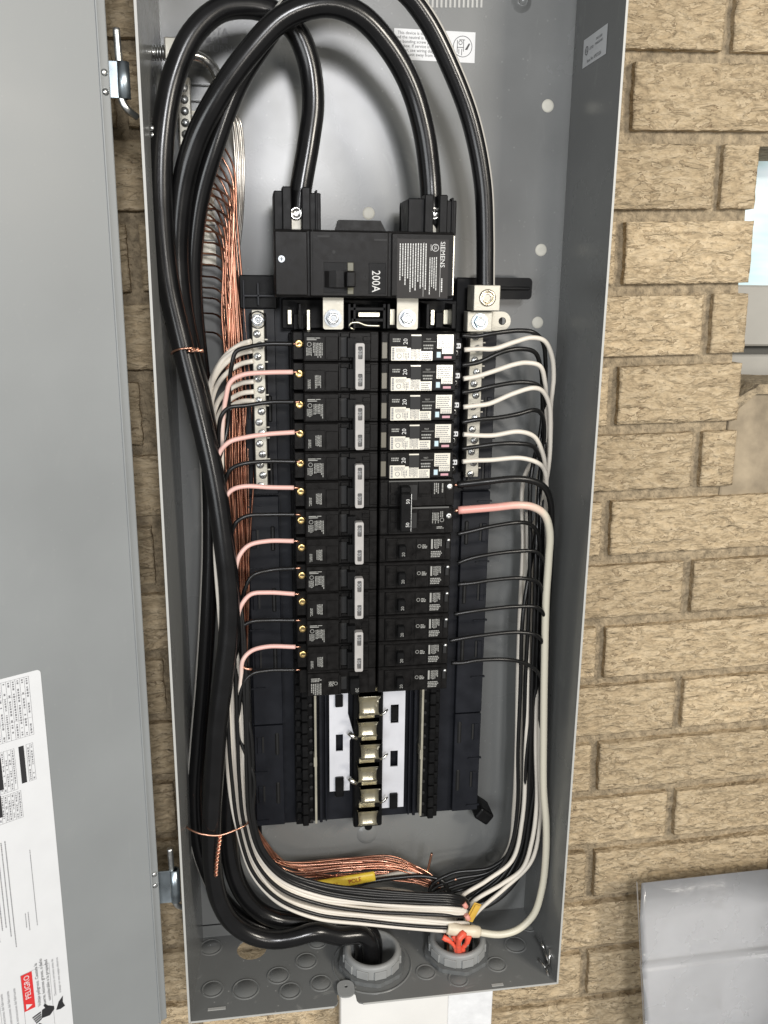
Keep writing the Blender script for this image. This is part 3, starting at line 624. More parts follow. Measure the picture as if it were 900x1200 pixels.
# central stab spine and its bright stabs
p, q = P2(416, 810, 40), P2(447, 968, 40)
b = MB(); b.box(p[0]-1, q[0]+.5, 40, 52, q[1], -300, 0, 1.5); b.cyl((P2(431, 968, 46)[0], 46, q[1]-.5), (0, -1, 0), 4, 5, 0, 16); b.build('stab_spine', BLACK, base)
ys = [(817, 838), (842, 863), (868, 890), (894, 916), (920, 941), (946, 967)]
for i, (ya, yb2) in enumerate(ys):
    off = -3 if i % 2 else 0
    xl, xr = P2(419.5+off+(2 if i else 0), ya, 30)[0], P2(446+off*.8, ya, 30)[0]
    zt_, zb2_ = P2(430, ya-(4 if i else 10), 30)[1], P2(430, yb2, 30)[1]
    b = MB(); n = 9; h = zt_-zb2_
    def prof(t):                 # flat top lip, then a saddle dipping away and back out to a lip
        if t < .22: return 24.0
        return 26.5 + 5.5*math.sin((t-.22)/.78*math.pi*.82)
    zs_ = [0, .02, .2, .235]+[.25+.75*k/n for k in range(n+1)]
    rows = []
    for t in zs_:
        pin = 0 if t < .24 else 2.0*math.sin(min(1, (t-.24)/.5)*math.pi/2)*(.9 if t < .97 else .3)
        yv = 24.0 if t <= .2 else (29.5 if t <= .235 else prof(t)); rows.append([b.bm.verts.new((x, yv, zt_-h*t)) for x in (xl+pin, (xl*3+xr)/4+pin*.5, (xl+xr)/2, (xl+3*xr)/4-pin*.5, xr-pin)])
    for r0, r1 in zip(rows, rows[1:]):
        for k in range(4): f = b.bm.faces.new((r0[k], r1[k], r1[k+1], r0[k+1])); f.smooth = (rows.index(r0) > 3)
    bmesh.ops.solidify(b.bm, geom=list(b.bm.faces), thickness=1.2)
    b.box(xl+3, xr-3, 37, 44, zb2_+3, zt_-3, 0); b.build('stab', NICKEL, base)
    if i < 5:
        ex, sd = ((xr+1, 1) if i % 2 == 0 else (xl-1, -1))
        b = MB(); z_ = zb2_-1.2
        b.tube([Vector((ex-sd*1, 33, z_-1.5)), Vector((ex+sd*3, 32, z_+1.0)), Vector((ex+sd*6.5, 34, z_+4.2))], lambda t: 1.3 if sd > 0 else 2.4, 0, 8); b.build('stab_tongue', STEEL, base)
# top of the base: the bright clips between main breaker and branch breakers
def pbox(bb, px0, py0, px1, py1, y0, y1, m=0, bev=.3):
    p, q = at(px0, py0, y0), at(px1, py1, y0); bb.box(p.x, q.x, y0, y1, q.z, p.z, m, bev)
for bx in ((337, 363, 342, 380, 24, 30), (359.5, 363, 363.5, 387, 12, 24), (505, 363, 509, 381, 12, 24), (520, 363, 525, 380, 24, 30), (420, 366, 445, 371.5, 12, 16), (457, 362, 463, 381, 16, 24)):
    b = MB(); pbox(b, *bx); b.build('metal_clip', NICKEL, base)
b = MB(); b.tube(spline([at(445, 382, 8), at(428, 381, 8), at(420, 378, 8), at(411, 379, 8), at(409, 383, 9), at(415, 386, 10)], 1.5), .9, 0, 6); b.build('spring_clip', NICKEL, base)
b = MB(); pbox(b, 330, 350, 535, 386, 36, 52, 0, 1); b.build('top_carrier', BLACK, base)
for bx in [(px, 356, px+3, 385, 8, 40) for px in (350, 408, 414, 449, 454, 500, 530)] + [(410, 360, 452, 364, 8, 14), (412, 373, 450, 377, 8, 14), (344, 368, 356, 386, 26, 40), (511, 366, 519, 384, 26, 40)]:
    b = MB(); pbox(b, *bx); b.build('carrier_rib', BLACK, base)
for bx in ((280, 322, 325, 362, 44, 54), (535, 325, 560, 390, 40, 54)):
    b = MB(); pbox(b, *bx, 0, 1); b.build('corner_block', BLACK, base)
for bx in ((285, 345, 322, 348, 38, 46), (301, 331, 304, 358, 38, 46), (284, 328, 287, 362, 38, 46)):
    b = MB(); pbox(b, *bx); b.build('corner_rib', NAVY, base)
p, q = at(566, 325, 52), at(622, 351, 52)
b = MB(); b.prism(rrect(p.x, q.x, q.z, p.z, 4), 50, 58); b.box(p.x, q.x-3, 46, 50, (p.z+q.z)/2-1, (p.z+q.z)/2+1.5, 0, .5); b.build('side_arm', BLACK, base)

# ================================================================== MAIN BREAKER
mb = thing('main_breaker', 'large black 200A main breaker with two lugs at the top of the panel', 'main breaker', (-14, 0, 28))
X0, X1, Z0, Z1, YM = -87.0, 58.6, 27.2, 79.5, -12.0
b = MB(); b.box(X0, X1, YM+1.5, 46, Z0, Z1, 0, 1.6, 2)
def mx(px): return at(px, 310, YM).x
def mz(py): return at(430, py, YM).z
b.box(X0+.3, mx(360.5), YM-.6, YM+4, Z0+1.5, Z1-1.5, 0, .8); b.box(mx(363), mx(455), YM-1.4, YM+4, Z0+1, Z1-1, 0, .8); b.box(mx(458.5), X1-.3, YM-.8, YM+4, Z0+1.5, Z1-1.5, 0, .8)
p, q = mx(399), mx(448); b.prism([(p-3, Z1-.5), (q+5, Z1-.5), (q, Z1+8.5), (p, Z1+8.5)], 0, 14, 0); b.build('body', BLACK2, mb)
b = MB(); b.box(mx(379), mx(414), YM-1.6, YM, mz(344), mz(308), 0, .3); b.box(mx(432), mx(452), YM-1.7, YM, mz(344.5), mz(308), 0, .3); b.box(mx(372), mx(386), YM-1.6, YM, mz(279), mz(277), 1); b.box(mx(438), mx(453), YM-1.6, YM, mz(282), mz(280), 1); b.box(mx(366), mx(366.8), YM-1.6, YM, mz(343), mz(270), 0)
b.cyl((mx(391), YM-1.5, mz(296)), (0, -1, 0), 1.4, .3, 1, 14); b.build('cover_relief', [BLACK, PIT], mb)
b = MB(); cz, cx = mz(328), mx(396)
prof = [(-11, -1.6), (-7.5, -5.0), (-2, -7.2), (4, -7.2), (8, -5.2), (11.5, -1.6)]
b.prism([(x, -y) for x, y in prof], -6, 6.5, 0)
for v_ in b.bm.verts: v_.co = Vector((cx+v_.co.x, YM-v_.co.z+0.0, cz+v_.co.y))
for v_ in b.bm.verts: v_.co.y = 2*YM - v_.co.y if v_.co.y > YM else v_.co.y
bmesh.ops.recalc_face_normals(b.bm, faces=list(b.bm.faces))
b.box(mx(404), mx(414.5), YM-15, YM-5, cz-6, cz+6.5, 0, 1.2, 2); b.build('toggle', BLACK2, mb)
b = MB(); b.box(mx(407), mx(414), YM-2.0, YM-1, mz(318), mz(308), 0, .3); b.box(mx(407), mx(414), YM-2.0, YM-1, mz(345), mz(337), 0, .3); b.build('toggle_guide', mat('olive_plastic', (.10, .095, .06), .35), mb)
b = MB(); b.text('200A', mx(440), YM-1.9, mz(329.5), 9.6, -math.pi/2, 0, .82); b.build('rating_print', WHITEINK, mb)
b = MB(); b.rect(mx(465), mx(525), mz(349), mz(279), YM-1.0, 0)
b.text('SIEMENS', mx(518), YM-1.15, mz(297), 5.2, -math.pi/2, 1, 1.05); b.ring(mx(509.5), YM-1.15, mz(289), 2.9, .4, 1); b.text('UL', mx(509.5), YM-1.15, mz(289), 3.0, -math.pi/2, 1); b.text('LISTED', mx(504.5), YM-1.15, mz(289), 1.6, -math.pi/2, 1)
b.micro(mx(468), mx(501), mz(342), mz(284), YM-1.15, 11, 1, True, .40); b.micro(mx(503), mx(513), mz(345), mz(300), YM-1.15, 4, 1, True, .40); b.micro(mx(517), mx(520), mz(347), mz(325), YM-1.15, 1, 1, True, .5)
for px in (496, 515.5): b.rect(mx(px), mx(px)+.2, mz(347), mz(283), YM-1.12, 1)
b.build('printed_label', [mat('dark_label', (.012, .010, .009), .35, spec=.2), WHITEINK], mb)
b = MB(); px, pz = mx(330), mz(305); b.cyl((px, YM-.5, pz), (0, -1, 0), 2.6, 1.2, 0, 16); b.box(px-1.8, px+1.8, YM-1.8, YM-1.6, pz-.3, pz+.3, 1); b.box(px-.3, px+.3, YM-1.81, YM-1.6, pz-1.8, pz+1.8, 1); b.build('cover_screw', [BOLT, PIT], mb)
b = MB(); b.box(X1-1.4, X1-.6, YM-1.1, YM, Z0+3, Z1-3, 0); b.build('bright_edge', NICKEL, mb)
for (pa, pb_, s0, s1, pt, pbm) in ((321, 376, 341, 354, 220, 268), (478, 535, 506.5, 514.5, 229, 276)):
    Ya = 2.0; L_, R__ = at(pa, 250, Ya).x, at(pb_, 250, Ya).x; a_, c_ = at(s0, 250, Ya).x, at(s1, 250, Ya).x; zt_, zl = at(pa, pt, Ya).z, Z1-2
    sh = MB(); sh.box(L_, a_, Ya, 44, zl, zt_-2, 0, .8); sh.box(a_-7, a_+.4, Ya-3.5, 30, zl, zt_+1, 0, .8); sh.box(c_, R__, Ya, 44, zl, zt_-3, 0, .8); sh.box(c_-.4, c_+6.5, Ya-3, 30, zl, zt_+1, 0, .8); sh.box(R__-4.5, R__-2.8, Ya-1.5, 10, zl, zt_-1, 0, .4); sh.box(L_, R__, 36, 45, zl, zt_-4, 0, .5)
    sh.build('lug_shroud', BLACK, mb)
    cxm = (a_+c_)/2; zc = at(s0, 250, 8).z
    lg = MB(); lg.box(a_+.2, c_-.2, 9, 36, zl, zl+19, 0, .5); lg.lathe((cxm, 9, zc), (0, -1, 0), [(5.2, -2), (5.2, 2), (4.0, 2.6), (3.0, 1.0), (.01, 1.4)], 1, 20); lg.build('lug', [TIN, STEEL], mb)
for px in (390.5, 477.5):
    tb = MB(); p, q = at(px-12, 348, 2), at(px+12, 386, 2); tb.prism(rrect(p.x, q.x, q.z, p.z+2, 2), 2, 4.2); t_ = tb.build('bus_tab', TIN, mb)
    c_ = at(px, 373, 0); hb = MB(); hb.cyl((c_.x, 2, c_.z), (0, -1, 0), 7.2, 1.6, 0, 24); hb.cyl((c_.x, .4, c_.z), (0, -1, 0), 5.8, 4, 0, 6, 5.5, False); hb.lathe((c_.x, -3.6, c_.z), (0, -1, 0), [(4.4, -.1), (4.2, .3), (2.6, .3), (2.2, -.7), (.01, -.5)], 1, 20); o = hb.build('hex_bolt', [BOLT, STEEL], t_)

# ================================================================== BRANCH BREAKERS
P = 25.4
def printing(bb, x0, x1, z0, z1, y, rows, m=0): bb.micro(x0, x1, z0, z1, y, rows, m, True, .55)
def left_double(n):
    t = thing('two_pole_breaker', '', 'circuit breaker', (0, 0, 0), 'black two-pole breakers in the left column')
    for pole in (0, 1):
        zt = -P*pole; b = MB()
        b.box(-64.4, -1, 3.5, 46, zt-P+.25, zt-.25, 0, .7); b.box(-72.6, -64, 8.4, 46, zt-P+1.6, zt-1, 0, .6)
        b.box(-64, -35, .6, 6, zt-P+1, zt-1, 0, .5); b.box(-63.2, -46.8, 0, 3, zt-P+2.0, zt-4.4+(-2 if pole else 0), 0, .3); b.box(-46.2, -35.5, 0, 3, zt-P+2.0, zt-4.4-(3 if pole else 0), 0, .4)
        b.box(-35, -33.4, 0, 5, zt-P+2, zt-4, 0, .3); b.box(-26, -8, 1.2, 6, zt-P+1, zt-1, 0, .6); b.box(-14.6, -8.2, .2, 3, zt-8, zt-4, 0, .3); b.box(-14.6, -8.2, .5, 3, zt-P+2.4, zt-9.5, 0, .3); b.box(-8, -1.4, 2.2, 6, zt-P+3, zt-2, 0, .4)
        b.box(-33.2, -26.4, 2.0, 4, zt-P+1.4, zt-P+4, 0, .3); b.box(-33.2, -26.4, 1.0, 4, zt-4.6, zt-1.4, 0, .3)
        b.build('body', BLACK2, t)
        b = MB(); b.box(-33.2, -28.2, 2.9, 3.6, zt-P+4.5, zt-5, 0); b.build('toggle_window', PIT, t)
        b = MB(); b.prism([(-28, zt-P+4.6), (-21, zt-P+4.6), (-21, zt-5.2), (-28, zt-5.2)], -5.5, 4); b.build('toggle', BLACK, t)
        b = MB(); zc = zt-P*.42 if pole == 0 else zt-P*.40
        b.lathe((-67.6, 7.0, zc), (0, -1, 0), [(3.5, -2), (3.5, .2), (2.9, .9), (1.5, .5), (.01, .5)], 0, 16); b.box(-69.6, -65.6, 6.3, 6.6, zc-.35, zc+.35, 1); b.build('terminal_screw', [BRASS, PIT], t)
        b = MB()
        if pole == 0:
            b.rect(-61.5, -55, zt-5.9, zt-5.2, -.1); b.rect(-54.4, -50.5, zt-5.8, zt-5.2, -.1); b.rect(-61.5, -53.5, zt-7.2, zt-6.5, .55 if False else -.1)
            b.ring(-59.5, -.1, zt-10.6, 1.9, .4, 0, 12); printing(b, -62, -57.2, zt-21, zt-13.2, -.1, 5); printing(b, -56.4, -48, zt-21.6, zt-9.2, -.1, 7)
        else: printing(b, -61, -58.5, zt-22, zt-14, -.1, 3); printing(b, -55, -49.6, zt-22, zt-10.5, -.1, 5)
        b.build('printed_label', mat('breaker_print', (.30, .30, .28), .5) if 'breaker_print' not in bpy.data.materials else bpy.data.materials['breaker_print'], t)
    b = MB(); zt, zb_ = -9.0, -47.0
    b.prism(rrect(-22.2, -14.8, zb_, zt, 1.4, 3), -11.5, -5.2, 0, [rrect(-20.2, -16.4, zt-13, zt-2.6, .8, 2), rrect(-20.2, -16.4, zb_+2.6, zb_+13, .8, 2)]); tie = b.build('handle_tie', TIE, t)
    b = MB(); b.box(-24, -15.4, -5.2, -1, zb_+1, zt-1, 0, .5); b.build('tie_base', BLACK, tie)
    b = MB(); b.rect(-20.2, -16.4, zt-13, zt-2.6, -7.2, 0); b.rect(-20.2, -16.4, zb_+2.6, zb_+13, -7.2, 0); b.text(n, -18.3, -7.4, zt-7.8, 4.6, -math.pi/2, 1); b.text(n, -18.3, -7.4, zb_+7.8, 4.6, -math.pi/2, 1); b.build('amperage_print', [mat('grey_handle_end', (.17, .165, .16), .5), WHITEINK], tie)
    return t
ordn = ['topmost', 'second', 'third', 'fourth', 'fifth', 'sixth']
OLIVE = mat('dull_olive_label', (.13, .12, .095), .3)
PR = mat('breaker_print', (.30, .30, .28), .5)
d20 = left_double('20'); d20['label'] = 'topmost two-pole breaker of the left column, its pale handle tie marked 20'
d30 = left_double('30'); d30.location = Vector((0, 0, -2*P))*S; d30['label'] = 'second two-pole breaker from the top of the left column, pale handle tie'
for k in range(2, 6):
    lab_ = ['third two-pole breaker from the top of the left column', 'fourth two-pole breaker from the top of the left column', 'fifth two-pole breaker from the top of the left column', 'lowest two-pole breaker of the left column, above the single-pole breaker'][k-2]
    dup(d30, (0, 0, -2*P*k), lab_)
# the single-pole breaker at the foot of the left column
t = thing('single_pole_breaker', 'black single-pole breaker at the foot of the left column, above the bare bus', 'circuit breaker', (0, 0, -12*P), 'black single-pole breakers')
zt = -12*P; b = MB(); b.box(-64.4, -1, 3.5, 46, zt-P+.8, zt-.25, 0, .7); b.box(-71, -64, 8.4, 46, zt-P+1.6, zt-1, 0, .6); b.box(-64, -35, .6, 6, zt-P+1.6, zt-2, 0, .5); b.box(-62, -48, 0, 3, zt-P+2.4, zt-5, 0, .3); b.box(-46.5, -36, 0, 3, zt-P+4, zt-7, 0, .3); b.box(-26, -8, 1.2, 6, zt-P+2, zt-2, 0, .6); b.box(-17, -9, .2, 3, zt-8.5, zt-3.5, 0, .3); b.box(-36, -33.6, 0, 5, zt-P+2, zt-4, 0, .3); b.build('body', BLACK2, t)
b = MB(); b.box(-33.2, -28.2, 2.9, 3.6, zt-P+6, zt-7, 0); b.build('toggle_window', PIT, t)
b = MB(); b.box(-26, -17, -6, 4, zt-P+4, zt-6, 0, .8); b.build('toggle', BLACK, t)
b = MB(); b.text('20', -19.5, -6.1, zt-P+8.5, 4.4, -math.pi/2); b.micro(-61, -51, zt-9.5, zt-5.6, -.1, 3, 0, False); printing(b, -61, -51, zt-P+3, zt-11, -.1, 6); b.micro(-45, -40, zt-14.5, zt-9.5, -.1, 4, 0, False); b.ring(-38.4, -.1, zt-12, 1.7, .4); b.build('printed_label', PR, t)

# right column: combination arc-fault breakers
def afci():
    t = thing('arc_fault_breaker', '', 'circuit breaker', (0, 0, 0), 'single-pole breakers with large white labels')
    b = MB(); b.box(1, 66, 2.6, 46, -P+.4, -.3, 0, .8); b.box(1.4, 6.2, 1.6, 5, -P+2, -2, 0, .4); b.box(7, 65.4, 0, 6, -P+1, -1, 0, .7); b.box(66, 70.5, 9, 40, -P+3.5, -7, 0, .8); b.cyl((70, 12, -P*.52), (1, 0, 0), 3.2, 3, 0, 12); b.box(66, 71, 12, 34, -P+1.5, -P+8, 0, .8); b.build('body', BLACK2, t)
    b = MB(); b.box(26, 35, -.6, .5, -14.6, -3.6, 0, .2); b.build('toggle', PIT, t)
    b = MB(); b.rect(26, 34.6, -3.6, -2.4, -.66, 0); b.rect(9.2, 22.5, -24, -12.5, -.2, 1); b.rect(22.5, 26, -24, -13.6, -.2, 1); b.rect(26, 34.6, -24, -11.8, -.2, 1); b.rect(34.6, 44.5, -24, -16.2, -.2, 1)
    b.rect(48.5, 62.5, -14, -2.4, -.2, 1); b.rect(52.8, 62.5, -18.4, -14, -.2, 1)
    b.build('white_label', [GLOSS, GLOSS], t)
    b = MB(); b.rect(47.6, 52.3, -22.2, -16.2, -.24, 0); b.rect(48.3, 51.6, -21.5, -16.9, -.3, 1); b.rect(54.4, 61.2, -22.4, -20.4, -.2, 2); b.build('colour_print', [INK, BLUESQ, PINKP], t)
    b = MB(); b.text('20', 21.4, -.35, -8.2, 5.2, math.pi/2, 0); b.micro(10, 17, -8.5, -5, -.2, 2, 1, False); b.rect(45-8.5, 47.5, -8.4, -8.1, -.2, 1); b.micro(36.5, 45, -14.5, -9.6, -.2, 2, 1, False, .5); b.text('TEST', 41, -.2, -6.4, 2.0, 0, 1)
    b.build('amperage_print', [WHITEINK, PR], t)
    b = MB(); b.micro(10, 12, -23.5, -13, -.3, 1, 0, True, .9); b.ring(16, -.3, -20.2, 2.1, .5, 0, 14); b.micro(13, 25, -17, -13.6, -.3, 4, 0, False, .5); b.micro(19.5, 25, -23.5, -17.5, -.3, 4, 0, True, .5); b.micro(26.4, 34.2, -23.5, -12.4, -.3, 7, 0, True, .5); b.micro(35, 44, -23.6, -16.6, -.3, 4, 0, False, .5); b.micro(49.2, 62, -13.6, -3, -.3, 6, 1, False, .45); b.micro(53.4, 62, -18, -14, -.3, 3, 1, False, .45)
    b.build('fine_print', [SOFTINK, SOFTINK], t)
    b = MB(); b.box(66, 70.8, 7.4, 9.2, -14.6, -10, 0, .4); b.box(67, 67.9, 7.3, 7.6, -13.2, -11.4, 1); b.box(68.8, 69.8, 7.3, 7.6, -13.2, -11.4, 1); b.lathe((66.5, 9.4, -P*.72), (0, -1, 0), [(2.4, -1), (2.4, .5), (1.2, .3), (.01, .3)], 2, 12); b.build('terminal_cap', [PAPER, PIT, ZINC], t)
    b = MB(); b.box(1.5, 6.0, 1.2, 2, -P+3, -9, 0, .3); b.build('inner_label', OLIVE, t)
    return t
a0_ = afci(); a0_['label'] = 'topmost white-labelled breaker of the right column, under the main breaker'
for k in range(1, 5): dup(a0_, (0, 0, -P*k), ['second', 'third', 'fourth', 'lowest'][k-1] + (' white-labelled breaker from the top of the right column' if k < 4 else ' white-labelled breaker, right above the black 50 amp two-pole breaker'))
# two-pole 50 A
t = thing('two_pole_breaker', 'black two-pole breaker with black handle tie marked 50 in the right column', 'circuit breaker', (0, 0, -5*P))
for pole in (0, 1):
    zt = -P*(5+pole); b = MB(); b.box(1, 67.7, 3.0, 46, zt-P+.3, zt-.3, 0, .8); b.box(1.4, 8, 1.8, 5, zt-P+2, zt-2, 0, .5); b.box(8.6, 60, 1.0, 6, zt-P+1, zt-1, 0, .5); b.box(35, 45.6, 0, 3, zt-13, zt-2, 0, .4); b.box(35, 45.6, 0.4, 3, zt-15.4, zt-13.6, 0, .3); b.box(47, 58.6, .3, 3, zt-17, zt-2, 0, .3); b.box(10, 17, .2, 3, zt-12, zt-2.4, 0, .4); b.box(10, 17, .4, 3, zt-P+3, zt-13, 0, .4); b.build('body', BLACK2, t)
    b = MB(); b.box(26.5, 34, .8, 1.2, zt-P*.74, zt-P*.2, 0); b.build('toggle_window', PIT, t)
    b = MB(); b.box(18.5, 27, -7, 4, zt-P*.8, zt-P*.2, 0, .6); b.build('toggle', BLACK, t)
    b = MB(); zc = zt-P*.3 if pole == 0 else zt-P*.36; b.lathe((63.6, 2.6, zc), (0, -1, 0), [(2.8, -2), (2.8, .2), (1.6, .5), (.01, .2)], 0, 14); b.build('terminal_screw', ZINC, t)
    b = MB()
    if pole == 0: printing(b, 49, 54, zt-15, zt-3.5, .2, 3); printing(b, 56, 58.2, zt-15, zt-4, .2, 1)
    else: printing(b, 48, 54.5, zt-15, zt-5, .2, 5); b.ring(56.8, .2, zt-12, 1.9, .4); printing(b, 55.2, 58.4, zt-9.5, zt-4, .2, 2); b.micro(52, 58.6, zt-20, zt-17.6, .9, 2, 0, False)
    b.build('printed_label', PR, t)
zt = -5*P; b = MB(); b.box(17.4, 26.6, -13, -6.8, zt-44, zt-9.5, 0, .8); tie = b.build('handle_tie', BLACK, t)
b = MB(); b.text('50', 23.6, -13.15, zt-16.5, 4.4, math.pi/2); b.text('50', 23.6, -13.15, zt-37.5, 4.4, math.pi/2); b.build('amperage_print', WHITEINK, tie)
b = MB(); b.box(26.4, 26.9, -12.6, -7, zt-43.5, zt-10, 0); b.build('tie_edge', ZINC, tie)
b = MB(); b.box(8.8, 64, .6, 1.2, zt-2.0, zt-.9, 0); b.box(28, 63, .6, 1.2, zt-P-1.2, zt-P+.2, 0); b.build('bright_edge', mat('pale_plastic_edge', (.10, .10, .095), .3), t)  # paler strips along the edges of the black body
# single pole 20 A
def single():
    t = thing('single_pole_breaker', '', 'circuit breaker', (0, 0, 0), 'black single-pole breakers')
    b = MB(); b.box(1, 66.5, 3.2, 46, -P+.3, -.3, 0, .8); b.box(1.4, 6.4, 2.0, 5, -P+2.2, -2, 0, .4); b.box(7, 60.6, 1.0, 6, -P+1.6, -2.6, 0, .5); b.box(8, 16.4, .2, 3, -P+4, -4.4, 0, .4); b.box(9, 15.4, -.2, 3, -9, -5.4, 0, .3); b.prism(rc(17, 33, -P+2.2, -3.4), .4, 3, 0, [rrect(24, 31.4, -19.6, -8.6, 3, 3)]); b.box(34, 44.6, .3, 3, -13.4, -3.4, 0, .3); b.box(34, 44.6, .5, 3, -P+2.6, -14.2, 0, .3); b.box(46, 58.6, .4, 3, -P+2.2, -3, 0, .3); b.build('body', BLACK2, t)
    b = MB(); b.box(24, 31.6, 2.2, 2.6, -19.8, -8.4, 0); b.build('toggle_window', PIT, t)
    b = MB(); b.box(17.4, 24.4, -6.2, 3, -19.2, -8, 0, .9); b.build('toggle', BLACK, t)
    b = MB(); b.box(61.5, 65, 1.8, 4, -14, -7, 0, .4); b.build('terminal_slot', PIT, t)
    b = MB(); b.text('20', 21.6, -6.35, -15.6, 4.0, math.pi/2); b.ring(37, .2, -10.3, 1.7, .4); b.micro(39.6, 44, -12.4, -8.4, .2, 3, 0, False); b.rect(47.6, 49.2, -13.2, -4.2, .3); printing(b, 50.4, 57.6, -13.2, -4, .3, 6); b.micro(47.4, 57.8, -21, -14.8, .3, 4, 0, False); b.rect(26.4, 27, -12, -9, 2.1); b.rect(26.2, 27.4, -17.6, -15.8, 2.1); b.build('printed_label', PR, t)
    b = MB(); b.lathe((64, 2.6, -P*.25), (0, -1, 0), [(1.6, -1), (1.6, .4), (.01, .5)], 0, 10); b.build('terminal_screw', ZINC, t)
    return t
s0_ = single(); s0_.location = Vector((0, 0, -7*P))*S; s0_['label'] = 'uppermost small single-pole breaker in the right column, right under the 50 amp breaker'
for k in range(1, 6): dup(s0_, (0, 0, -P*(7+k)), ['second single-pole breaker below the 50 amp breaker on the right', 'third single-pole breaker below the 50 amp breaker on the right', 'fourth single-pole breaker below the 50 amp breaker on the right', 'next to last breaker at the foot of the right column', 'last breaker at the foot of the right column, above the bare bus'][k-1])
b = MB(); p = at(534, 635, 1); 
# ================================================================== NEUTRAL BARS
def nbar(name, label, pxt, pxb, Y, wd, n, top):
    a_, c_ = at(*pxt, Y), at(*pxb, Y); t = thing(name, label, 'neutral bar', (c_.x, Y, c_.z), 'neutral bars')
    b = MB(); b.box(a_.x-wd/2, a_.x+wd/2, Y, Y+9, c_.z, a_.z, 0, .5); b.build('bar', TIN, t)
    b = MB(); b.box(a_.x-wd/2-2, a_.x+wd/2+2, Y+9, 50, c_.z+3, a_.z-3, 0, .8); b.build('insulator', BLACK, t)
    for k in range(n):
        z = a_.z-top-(a_.z-c_.z-top-3)*k/(n-1); x = a_.x + (1.1 if k % 2 else -1.1)
        s_ = MB(); s_.lathe((x, Y+.3, z), (0, -1, 0), [(3.4, 0), (3.4, .6), (2.9, 1.3), (.01, 1.5)], 0, 14); ang = random.random()*3
        for q_ in (0, math.pi/2):
            m_ = Matrix.Translation(Vector((x, Y-1.2, z))) @ Matrix.Rotation(ang+q_, 4, 'Y'); s_.box(-2.2, 2.2, -.12, .12, -.3, .3, 1, 0, 1, m_)
        s_.build('bar_screw', [ZINC, PIT], t)
    for k in range(n-1):
        if k % 3 == 1: continue
        z = a_.z-top-(a_.z-c_.z-top-3)*(k+.5)/(n-1); s_ = MB(); s_.box(a_.x+wd/2-.1, a_.x+wd/2+2.6, Y+2, Y+3, z-.5, z+.5, 0); s_.build('bar_tooth', TIN, t)
    return t, a_
nl, a_ = nbar('neutral_bar', 'long neutral bar with round screws beside the left breaker column', (302, 363), (309, 573), 24, 10.2, 15, 20)
c_ = at(302, 375, 20); b = MB(); b.lathe((c_.x, 24, c_.z), (0, -1, 0), [(7.4, 0), (7.4, 1), (6.4, 1.8)], 0, 24); b.cyl((c_.x, 22.4, c_.z), (0, -1, 0), 5.6, 3.6, 0, 6, 5.2, False); b.lathe((c_.x, 18.8, c_.z), (0, -1, 0), [(4.2, 0), (3.8, .4), (2.4, .3), (1.8, -.8), (.01, .4)], 1, 18); b.build('hex_bolt', [BOLT, STEEL], nl)
nr, a_ = nbar('neutral_bar', 'bright neutral bar with square lug beside the right breaker column', (559, 388), (556, 559), 30, 12, 13, 5)
p, q = at(556, 334, 6), at(585.5, 364.5, 6); lug = MB(); lug.box(p.x, q.x, 6, 30, q.z, p.z, 0, .7, 2); lg = lug.build('lug', TIN, nr)
cx_, cz_ = (p.x+q.x)/2+.3, (p.z+q.z)/2+.2; b = MB(); b.lathe((cx_, 6, cz_), (0, -1, 0), [(7.3, -.2), (7.2, .7), (6.2, 1.3), (5.3, 1.3), (5.0, .4)], 0, 24); b.lathe((cx_, 6, cz_), (0, -1, 0), [(5.0, .4), (4.4, 1.0), (3.4, 1.0)], 0, 24); b.lathe((cx_, 6, cz_), (0, -1, 0), [(3.4, 1.0), (3.2, -1.5), (.01, -1.5)], 0, 6, False); b.build('socket_screw', mat('warm_steel', (.70, .64, .52), .25, 1.0), lg)
p, q = at(548, 365, 16), at(576.5, 389, 16); b = MB(); b.box(p.x, q.x, 16, 30, q.z, p.z, 0, .6); cl = b.build('lug_clamp', TIN, nr)
cx_, cz_ = at(562.5, 377, 14).x, at(562.5, 377, 14).z; b = MB(); b.cyl((cx_, 16, cz_), (0, -1, 0), 7, 1.4, 0, 24); b.cyl((cx_, 14.6, cz_), (0, -1, 0), 5.7, 4, 0, 6, 5.3, False); b.lathe((cx_, 10.6, cz_), (0, -1, 0), [(4.2, 0), (4, .4), (2.6, .4), (2.2, -.5), (.01, -.3)], 1, 18); b.build('hex_nut', [BZINC, STEEL], cl)
b = MB(); p, q = at(577, 365, 26), at(598, 387.5, 26); xm = (p.x+q.x)/2; zc = (p.z+q.z)/2; rr = (p.z-q.z)/2
b.prism([(p.x-2, q.z)]+[(q.x-rr+math.cos(a)*rr, zc+math.sin(a)*rr) for a in [math.radians(-90+15*i) for i in range(13)]]+[(p.x-2, p.z)], 26, 28.5, 0, [circle(q.x-rr+.5, zc, 3.4, 16)]); b.build('mounting_ear', TIN, nr)
b = MB(); b.box(q.x-rr-3, q.x-rr+4.5, 40, 40.5, zc-4.5, zc+4.5); b.build('ear_backing', PIT, nr)

